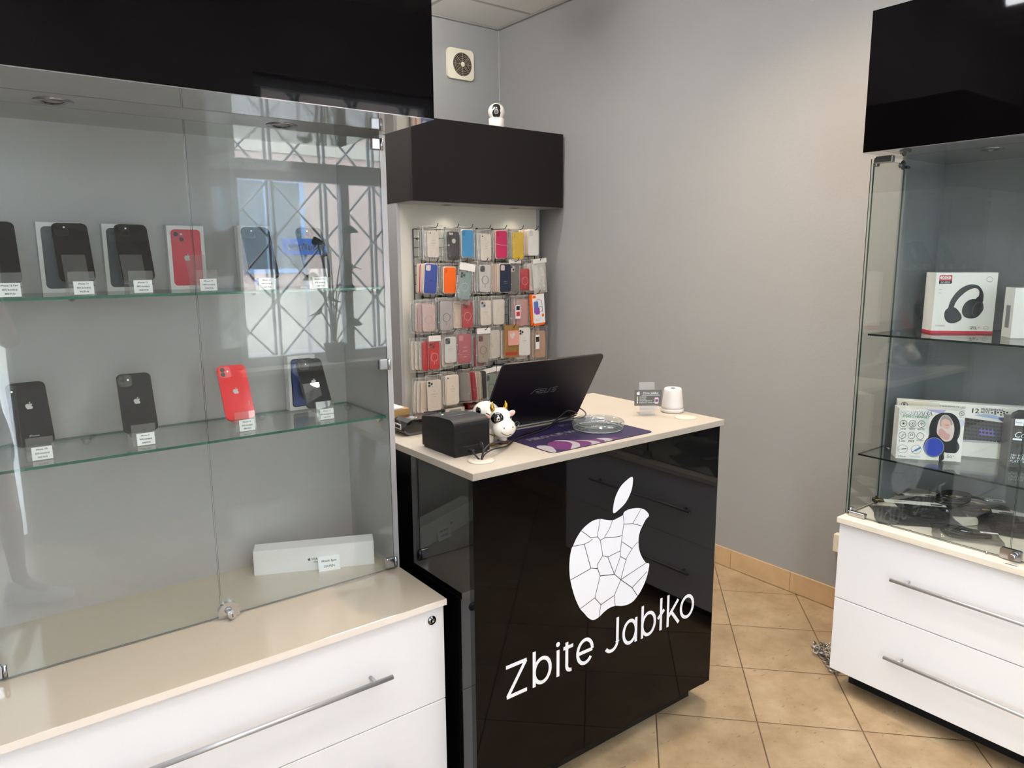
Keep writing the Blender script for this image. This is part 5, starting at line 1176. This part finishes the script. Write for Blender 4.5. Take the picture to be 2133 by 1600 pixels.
MB().tube(spl([(1.048, 1.578, 1.016), (1.046, 1.560, 1.016), (1.044, 1.540, 1.010), (1.043, 1.522, 1.003)]), .0026, 8).tube(spl([(1.047, 1.516, 1.003), (1.050, 1.514, 1.030), (1.049, 1.516, 1.045), (1.062, 1.545, 1.040), (1.085, 1.572, 1.020)]), .0023, 8).build('lead', m_blk, t, True)
MB().box(1.0435, 1.0535, 1.556, 1.577, 1.012, 1.020, .002).build('plug', m_blk, t, True)

# ------------------------------------------------------------------ fan, camera, socket, chain
t = thing('exhaust_fan', 'square cream wall ventilator with round slotted grille, high on the back wall', 'ventilator', (2.6225, YW, 2.6925))
m_fan = mat('cream_fan_plastic', '#e6dfc8', .45)
mb = slab(rr(.188, .176, .018, 6, -.094, -.088), -.022, .006, FXZ); mb.build('cover', m_fan, t)
MB().cyl((.010, -.0225, 0), .068, .001, 'y', 48).build('dark_opening', mat('dark_brown_void', '#2c2118', .8), t)
mb = MB()
for r_ in (.014, .024, .034, .044, .054, .064): mb.torus((.010, -.0245, 0), r_, .0013, 'y', 44, 6)
for k in range(8): a = PI*k/4; mb.tube([(.010+.012*math.cos(a), -.0245, .012*math.sin(a)), (.010+.068*math.cos(a), -.0245, .068*math.sin(a))], .0013, 6)
mb.build('grille', mat('brownish_grille', '#9c8f7c', .5), t); MB().cyl((.010, -.0275, 0), .0135, .003, 'y', 28).build('hub_badge', m_fan, t)
add_text(MB(), 'dospel', .0065, (.010, 0, -.0279)).build('hub_lettering', m_grey, t)
t = thing('dome_camera', 'white round security camera standing on the black header box', 'security camera', (2.470, 3.392, 2.226), (0, 0, math.radians(-36)))
mw = mat('white_camera_plastic', '#ece6da', .35)
MB().lathe([(0, 0), (.040, 0), (.042, .003), (.042, .046), (.040, .0485), (0, .0485)], n=36).build('base', mw, t)
MB().sphere((0, 0, .083), .0455, (1, 1, 1), 32).build('head', mw, t)
f_ = MB(); bm_ = bmesh.new(); bmesh.ops.create_uvsphere(bm_, u_segments=96, v_segments=64, radius=.0462)
bmesh.ops.delete(bm_, geom=[f for f in bm_.faces if not (f.calc_center_median().y < 0 and abs(f.calc_center_median().x) < .0215 and math.hypot(max(0, abs(f.calc_center_median().x)-.0015), max(0, abs(f.calc_center_median().z-.000)-.016)) < .0205)], context='FACES')
for v in bm_.verts: v.co.z += .083
f_.add(bm_, True).build('face_plate', m_blkg, t)
MB().torus((-.001, -.0480, .075), .0115, .0013, 'y', 26, 6).cyl((-.001, -.0478, .075), .0095, .002, 'y', 24).build('lens_ring', mat('lens_ring_grey', '#8f8f92', .3), t); MB().cyl((-.001, -.0490, .075), .0070, .001, 'y', 22).build('lens', m_lens, t)
MB().cyl((.0015, -.0478, .097), .0024, .001, 'y', 12).build('indicator', m_vinyl, t)
MB().tube([(.030, .010, .004), (.050, .020, .003), (.070, .050, .003), (.080, .12, .003)], .0018, 6).build('cable', mat('white_cable', '#d8d2c6', .5), t)
t = thing('wall_socket', 'cream double socket box low on the right-hand wall beside the cabinet', 'socket', (XW, 1.512, .308))
MB().box(-.030, 0, -.040, .040, -.040, .040, .004).build('housing', m_fan, t); MB().cyl((-.031, 0, 0), .020, .002, 'x', 24).build('socket_face', mat('white_soft_plastic'), t)
t = thing('steel_chain', 'loose steel chain heaped on the floor beside the right cabinet', 'chain', (2.54, 1.365, 0))
mb = MB(); rnd = random.Random(3)
def link(mb, c, ang, tilt, L=.0185, W_=.0095, r=.0026):
    R_ = (Matrix.Rotation(ang, 3, 'Z') @ Matrix.Rotation(tilt, 3, 'X')); P = []
    for i in range(20):
        a = 2*PI*i/20; x = W_*math.cos(a); y = (L-W_)*(1 if math.sin(a) > 0 else -1)*(1 if abs(math.sin(a)) > 1e-6 else 0)+W_*math.sin(a)
        P.append(tuple(R_ @ Vector((x, y, 0))+Vector(c)))
    mb.tube(P, r, 6, closed=True)
for i in range(13):
    a = i*.83; rr_ = .012+.040*rnd.random(); link(mb, (rr_*math.cos(a)-.002, rr_*math.sin(a)*.8+.008, .010+.016*rnd.random()), rnd.random()*PI, rnd.choice((.1, .9, .35, -.5)))
for i in range(8): link(mb, (-.030-.0100*i, -.022-.0115*i, .0075+.002*(i % 2)), .85+.1*math.sin(i), (0.1, 1.25)[i % 2])
mb.build('links', mat('galvanised_steel', '#a8a6a1', .3, metal=.8), t)

# ------------------------------------------------------------------ bagged cables in the right cabinet
m_smoke = glass('smoky_poly_bag', '#cfcfd1', haze=.22, hazecol='#6c6c6e', refl=.10, rough=.1, bump=.8, bscale=25)
m_clearb = glass('thin_poly_bag', '#f2f2f2', haze=.10, hazecol='#b9b6b0', refl=.10, rough=.1, bump=.8, bscale=25)
m_cab = mat('black_cable', '#141416', .45)
def cable_bag(label, x, y, z, yaw, w, d_, th, bm_, brand, loops=3, white=False, tip=None, sd=1):
    t = thing('bagged_cable', label, 'bagged cable', (x, y, z), (0, 0, math.radians(yaw)), 'bagged cables on the cabinet top')
    rnd = random.Random(sd); mb = MB(); nx, ny = 14, 9
    for side in (0, 1):
        g = []
        for j in range(ny+1):
            row = []
            for i in range(nx+1):
                u, v = i/nx, j/ny; e = min(1, min(u, 1-u, v, 1-v)*5); p = .0015+e*th*(1 if side else 0)*(.75+.35*math.sin(5*u+3*v+sd))+(rnd.random())*.003*e*side
                row.append(mb.v(((u-.5)*w*(1+.03*math.sin(7*v)), (v-.5)*d_*(1+.05*math.sin(6*u+sd)), p+.0006*side)))
            g.append(row)
        for j in range(ny):
            for i in range(nx):
                q = mb.f([g[j][i], g[j][i+1], g[j+1][i+1], g[j+1][i]]); q.smooth = True
    mb.build('bag', bm_, t)
    mb = MB()
    for k in range(loops):
        a0 = rnd.random()*.2; P = []
        for i in range(40):
            a = 2*PI*i/40; P.append(((w*.36-.005*k+.002*math.sin(3*a+k))*math.cos(a), (d_*.30-.004*k)*math.sin(a)*(1+.08*math.sin(2*a)), .0055+.0048*k*(.5+.5*math.cos(a+k))+.001))
        mb.tube(P, .0027, 7, closed=True)
    mb.build('coiled_cable', m_cab, t)
    mb = MB(); mb.box(-.018, .018, -.006, .006, .0045, .0150, .002); mb.box(w*.24, w*.33, -.012, .006, .0045, .014, .002); mb.build('connector', m_blkg, t)
    if brand:
        lb = MB(); zt = th*1.12+.0015
        h_ = MB().prism([(-w*.34, d_*.20), (w*.40, d_*.18), (w*.40, d_*.40), (-w*.34, d_*.40)], zt, zt+.0003).build('paper_header', mat('header_paper', '#c9c8c4', .5), t)
        MB().prism([(-w*.47, d_*.18), (-w*.345, d_*.20), (-w*.36, d_*.40), (-w*.47, d_*.40)], zt, zt+.0003).build('dark_header', m_ink, t)
        MB().prism([(-w*.44, d_*.26), (-w*.38, d_*.31), (-w*.355, d_*.27), (-w*.37, d_*.33), (-w*.45, d_*.31)], zt+.0004, zt+.0006).build('yellow_mark', col('#c8b23a'), t)
        add_text(MB(), brand, .013, (-w*.15, d_*.31, 0), True, frame=lambda a, b_, c: (a, b_, zt+.0006)).build('header_lettering', m_ink, t)
        MB().prism([(w*.22, d_*.22), (w*.36, d_*.22), (w*.36, d_*.30), (w*.22, d_*.30)], zt+.0004, zt+.0006).build('code_patch', m_ink, t)
    else:
        zt = th*1.12+.002
        MB().prism([(.03, -.055), (.078, -.052), (.078, -.040), (.03, -.043)], zt, zt+.0003).build('white_sticker', m_paper, t)
        add_text(MB(), '25,-', .010, (.045, -.048, 0), frame=lambda a, b_, c: (a, b_, zt+.0004)).build('handwriting', m_ink, t)
    if tip:
        MB().box(tip[0], tip[0]+.022, tip[1], tip[1]+.009, .006, .011, .001).build('silver_plug', m_chrome, t)
    return t
TB = .6418
cable_bag('smoky cable bag with a white HDTV header, nearest the left end of the cabinet', 2.520, 1.070, TB, -54, .255, .185, .030, m_smoke, 'HDTV', sd=1)
cable_bag('smoky bag of cable with a white HDTV header at the right of the cable pile', 2.670, .800, TB+.001, -66, .250, .180, .030, m_smoke, 'HDTV', sd=4)
cable_bag('small clear zip bag of coiled grey cable with a handwritten sticker at the front', 2.478, .895, TB+.003, -62, .190, .140, .026, m_clearb, '', loops=4, sd=7)
cable_bag('smoky cable bag lying at the back left of the cabinet top', 2.650, 1.085, TB, -48, .20, .14, .030, m_smoke, 'HDTV', sd=9)
cable_bag('smoky cable bag lying at the back right of the cabinet top', 2.760, .960, TB, -58, .20, .14, .028, m_smoke, 'HDTV', sd=12)
t = thing('coiled_cable', 'black coiled cable on top of the rear bags with a silver plug tip', 'cable', (2.70, 1.03, TB+.034))
mb = MB()
for k in range(4): mb.tube([((.075-.004*k)*math.cos(2*PI*i/36)+.01*k, (.050-.003*k)*math.sin(2*PI*i/36), .004+.005*k*(.4+.6*math.sin(PI*i/36))) for i in range(36)], .0032, 7, closed=True)
mb.tube([(.06, -.02, .010), (.05, -.06, .014), (.030, -.090, .020)], .0045, 8); mb.build('coil', m_cab, t); MB().cyl((.030, -.102, .020), .003, .014, 'y', 12).build('plug_tip', m_chrome, t)

# ------------------------------------------------------------------ plant on the window sill
t = thing('potted_plant', 'large-leaved potted plant on the shop window sill', 'potted plant', (1.98, YF+.02, .852))
MB().lathe([(0, 0), (.055, 0), (.075, .11), (.078, .12), (.070, .12), (.066, .11), (0, .108)], n=30).build('pot', mat('grey_pot', '#7d7b78', .6), t)
st_ = MB(); rnd = random.Random(11); lv = []
for k in range(9):
    a = k*2.4; h_ = .28+.075*k; ex, ey = .13*math.cos(a)*(1+.2*(k % 2)), .07*math.sin(a); st_.tube(spl([(0, 0, .10), (ex*.25, ey*.3, h_*.6), (ex, ey, h_)]), .004, 6); lv.append((ex, ey, h_, a))
st_.build('stem', mat('plant_stem', '#3c4a30', .6), t)
for ex, ey, h_, a in lv:
    mb = MB(); ln = .12; P = [(0, 0)]+[(math.sin(PI*i/10)*.055, ln*i/10) for i in range(1, 10)]+[(0, ln)]+[(-math.sin(PI*i/10)*.055, ln*i/10) for i in range(9, 0, -1)]
    R_ = Matrix.Rotation(a, 3, 'Z') @ Matrix.Rotation(-.5, 3, 'X'); mb.prism([(p[0], p[1]-.02) for p in P], 0, .0015, lambda x_, y_, c: tuple(R_ @ Vector((x_, y_, c-.9*x_*x_*8))+Vector((ex, ey, h_)))); mb.build('leaf', mat('plant_leaf', '#2f4a2a', .45), t)

# ------------------------------------------------------------------ the person taking the picture, seen in the glass
def skin(name, chains, m, parent, sub=2, root=0, smooth=True):
    """chains: lists of (x,y,z,r); a chain whose first entry is an int index starts from that earlier vertex"""
    V, R_, E_ = [], [], []
    for ch in chains:
        prev = None
        for p in ch:
            if isinstance(p, int): prev = p; continue
            V.append(p[:3]); R_.append(p[3]); i = len(V)-1
            if prev is not None: E_.append((prev, i))
            prev = i
    me = bpy.data.meshes.new(name); me.from_pydata([Vector(v)-Vector(wm(parent).translation) for v in V], E_, [])
    o = bpy.data.objects.new(name, me); COL.objects.link(o); place(o, parent); me.materials.append(m)
    sk_ = o.modifiers.new('skin', 'SKIN'); sk_.use_smooth_shade = True
    for i, r in enumerate(R_): me.skin_vertices[0].data[i].radius = (r, r)
    me.skin_vertices[0].data[root].use_root = True
    ss = o.modifiers.new('sub', 'SUBSURF'); ss.levels = sub; ss.render_levels = sub
    return o
m_skin = mat('skin', '#b98a72', .5); m_shirt = mat('dark_shirt', '#34363b', .8); m_short = mat('grey_shorts', '#6d6f73', .85)
m_shoe = mat('white_shoe', '#dcdad6', .6); m_hair = mat('brown_hair', '#2f241d', .7)
pr_ = thing('person', 'person in dark shirt, grey shorts and white sneakers standing by the entrance, arms raised', 'person', (-.03, -.27, 0))
RF, LF = (.10, -.265, .085), (-.19, -.20, .085)
B = [[(-.04, -.30, .95, .115), (-.045, -.305, 1.10, .115), (-.05, -.31, 1.25, .125), (-.055, -.315, 1.37, .105), (-.06, -.315, 1.45, .052), (-.06, -.31, 1.50, .050)]]
n0 = len(B[0])
B.append([0, (.045, -.315, .88, .085), (.065, -.300, .68, .072), (.085, -.275, .50, .055), (.092, -.285, .36, .054), (.098, -.290, .22, .040), (RF[0], RF[1]-.02, .10, .034), (RF[0]+.03, RF[1]+.01, .055, .034), (RF[0]+.12, RF[1]+.06, .035, .030)])
B.append([0, (-.125, -.285, .88, .085), (-.150, -.262, .68, .072), (-.175, -.235, .50, .055), (-.182, -.242, .36, .054), (-.188, -.235, .22, .040), (LF[0], LF[1]-.02, .10, .034), (LF[0]+.01, LF[1]+.03, .055, .034), (LF[0]+.05, LF[1]+.12, .035, .030)])
def hand(cx, cy_, cz, side):
    """palm with five fingers curled round an upright phone edge"""
    out = []
    return out
i_sh = 3
nb = sum(len([p for p in c if not isinstance(p, int)]) for c in B)
armR = [i_sh, (.085, -.335, 1.385, .058), (.150, -.310, 1.27, .046), (.175, -.265, 1.16, .040), (.150, -.190, 1.26, .037), (.110, -.120, 1.37, .030), (.090, -.085, 1.42, .026), (.078, -.066, 1.455, .027)]
armL = [i_sh, (-.20, -.290, 1.385, .058), (-.255, -.250, 1.27, .046), (-.250, -.190, 1.17, .040), (-.190, -.130, 1.27, .037), (-.125, -.080, 1.38, .030), (-.100, -.055, 1.42, .026), (-.085, -.040, 1.455, .027)]
B.append(armR); palmR = nb+6; B.append(armL); palmL = nb+7+6
for pi, (px_, py_, pz_), s_ in ((palmR, (.078, -.066, 1.455), 1), (palmL, (-.085, -.040, 1.455), -1)):
    for k, ln in enumerate((.90, 1.0, .95, .78)):
        dz = .030-.014*k
        B.append([pi, (px_-s_*.006+s_*.008, py_-.004, pz_+.012+dz*.8, .0095), (px_-s_*.022*ln, py_-.012, pz_+.020+dz, .0085), (px_-s_*.038*ln, py_-.004, pz_+.020+dz, .0078), (px_-s_*.046*ln, py_+.006, pz_+.018+dz, .0070)])
    B.append([pi, (px_-s_*.014, py_-.022, pz_-.008, .011), (px_-s_*.030, py_-.034, pz_+.004, .0095), (px_-s_*.042, py_-.034, pz_+.016, .0085)])
skin('body', B, m_skin, pr_)
hd = MB(); hd.sphere((-.058, -.300, 1.60), .095, (.80, .98, 1.18), 30)
hh = hd.build('head', m_skin, pr_, True, fix=False)
face = Matrix.Rotation(math.radians(-33), 4, 'Z')
def hp(x, y, z): v = face @ Vector((x, y, z)); return (-.058+v.x, -.300+v.y, 1.60+v.z)
MB().tube([hp(0, .088, .012), hp(0, .103, -.012), hp(0, .106, -.022), hp(0, .090, -.030)], .009, 10, rs=[.006, .009, .011, .007]).build('nose', m_skin, hh, True)
for sx_ in (-1, 1):
    MB().sphere(hp(sx_*.030, .080, .010), .0115, (1, 1, .7), 14).build('eye', mat('eye_white', '#dcdad6', .3), hh, True, fix=False)
    MB().sphere(hp(sx_*.030, .0885, .010), .0050, (1, 1, 1), 12).build('iris', mat('brown_iris', '#3a2618', .2), hh, True, fix=False)
    MB().sphere(hp(sx_*.077, .000, -.005), .018, (.4, .8, 1.3), 14).build('ear', m_skin, hh, True, fix=False)
MB().tube([hp(-.022, .082, -.050), hp(0, .090, -.048), hp(.022, .082, -.050)], .0045, 8).build('mouth', mat('lips', '#8f4f45', .5), hh, True)
MB().sphere((-.066, -.312, 1.628), .098, (.86, 1.0, 1.02), 26).build('hair', m_hair, pr_, True, fix=False)
skin('shirt', [[(-.04, -.30, .93, .128), (-.045, -.305, 1.10, .128), (-.05, -.31, 1.25, .137), (-.055, -.315, 1.385, .112), (-.058, -.315, 1.43, .070)], [3, (.085, -.335, 1.385, .070), (.140, -.315, 1.29, .060)], [3, (-.20, -.290, 1.385, .070), (-.245, -.257, 1.29, .060)]], m_shirt, pr_)
skin('shorts', [[(-.04, -.30, .99, .122), (-.04, -.30, .92, .124)], [1, (.050, -.312, .80, .098), (.066, -.300, .60, .090)], [1, (-.130, -.282, .80, .098), (-.152, -.262, .60, .090)]], m_short, pr_)
for (fx, fy, _), ya in ((RF, 27), (LF, 68)):
    R4 = Matrix.Translation((fx, fy, 0)) @ Matrix.Rotation(math.radians(ya), 4, 'Z')
    sh = MB(); sh.T = R4
    ns = [(-.055, .034, .075), (-.045, .038, .095), (.00, .040, .100), (.045, .042, .078), (.10, .045, .058), (.16, .042, .048), (.205, .026, .036), (.215, .012, .028)]
    rings = []
    for x_, w_, h_ in ns: rings.append([sh.v((x_, w_*math.cos(a)*(1 if math.sin(a) < .3 else .86), .012+max(0, math.sin(a))*(h_-.012) if math.sin(a) > 0 else .012)) for a in [2*PI*i/16 for i in range(16)]])
    for A_2, B_2 in zip(rings, rings[1:]):
        for i in range(16):
            q = sh.f([A_2[i], A_2[(i+1) % 16], B_2[(i+1) % 16], B_2[i]]); q and setattr(q, 'smooth', True)
    sh.f(rings[0]); sh.f(rings[-1][::-1])
    so = sh.build('sneaker', m_shoe, pr_, True)
    sl_ = MB(); sl_.T = R4; sl_.prism([(-.062, -.030), (.0, -.043), (.10, -.050), (.17, -.046), (.215, -.022), (.222, 0), (.215, .022), (.17, .046), (.10, .050), (.0, .043), (-.062, .030)], .001, .022); sl_.build('sole', mat('sole_white', '#e6e4df', .6), so, True)
    lc = MB(); lc.T = R4
    for k in range(4): lc.tube([(.035+.018*k, -.022, .086-.008*k), (.040+.018*k, 0, .096-.009*k), (.035+.018*k, .022, .086-.008*k)], .0032, 6)
    lc.build('laces', mat('lace_grey', '#bab8b4', .7), so, True)
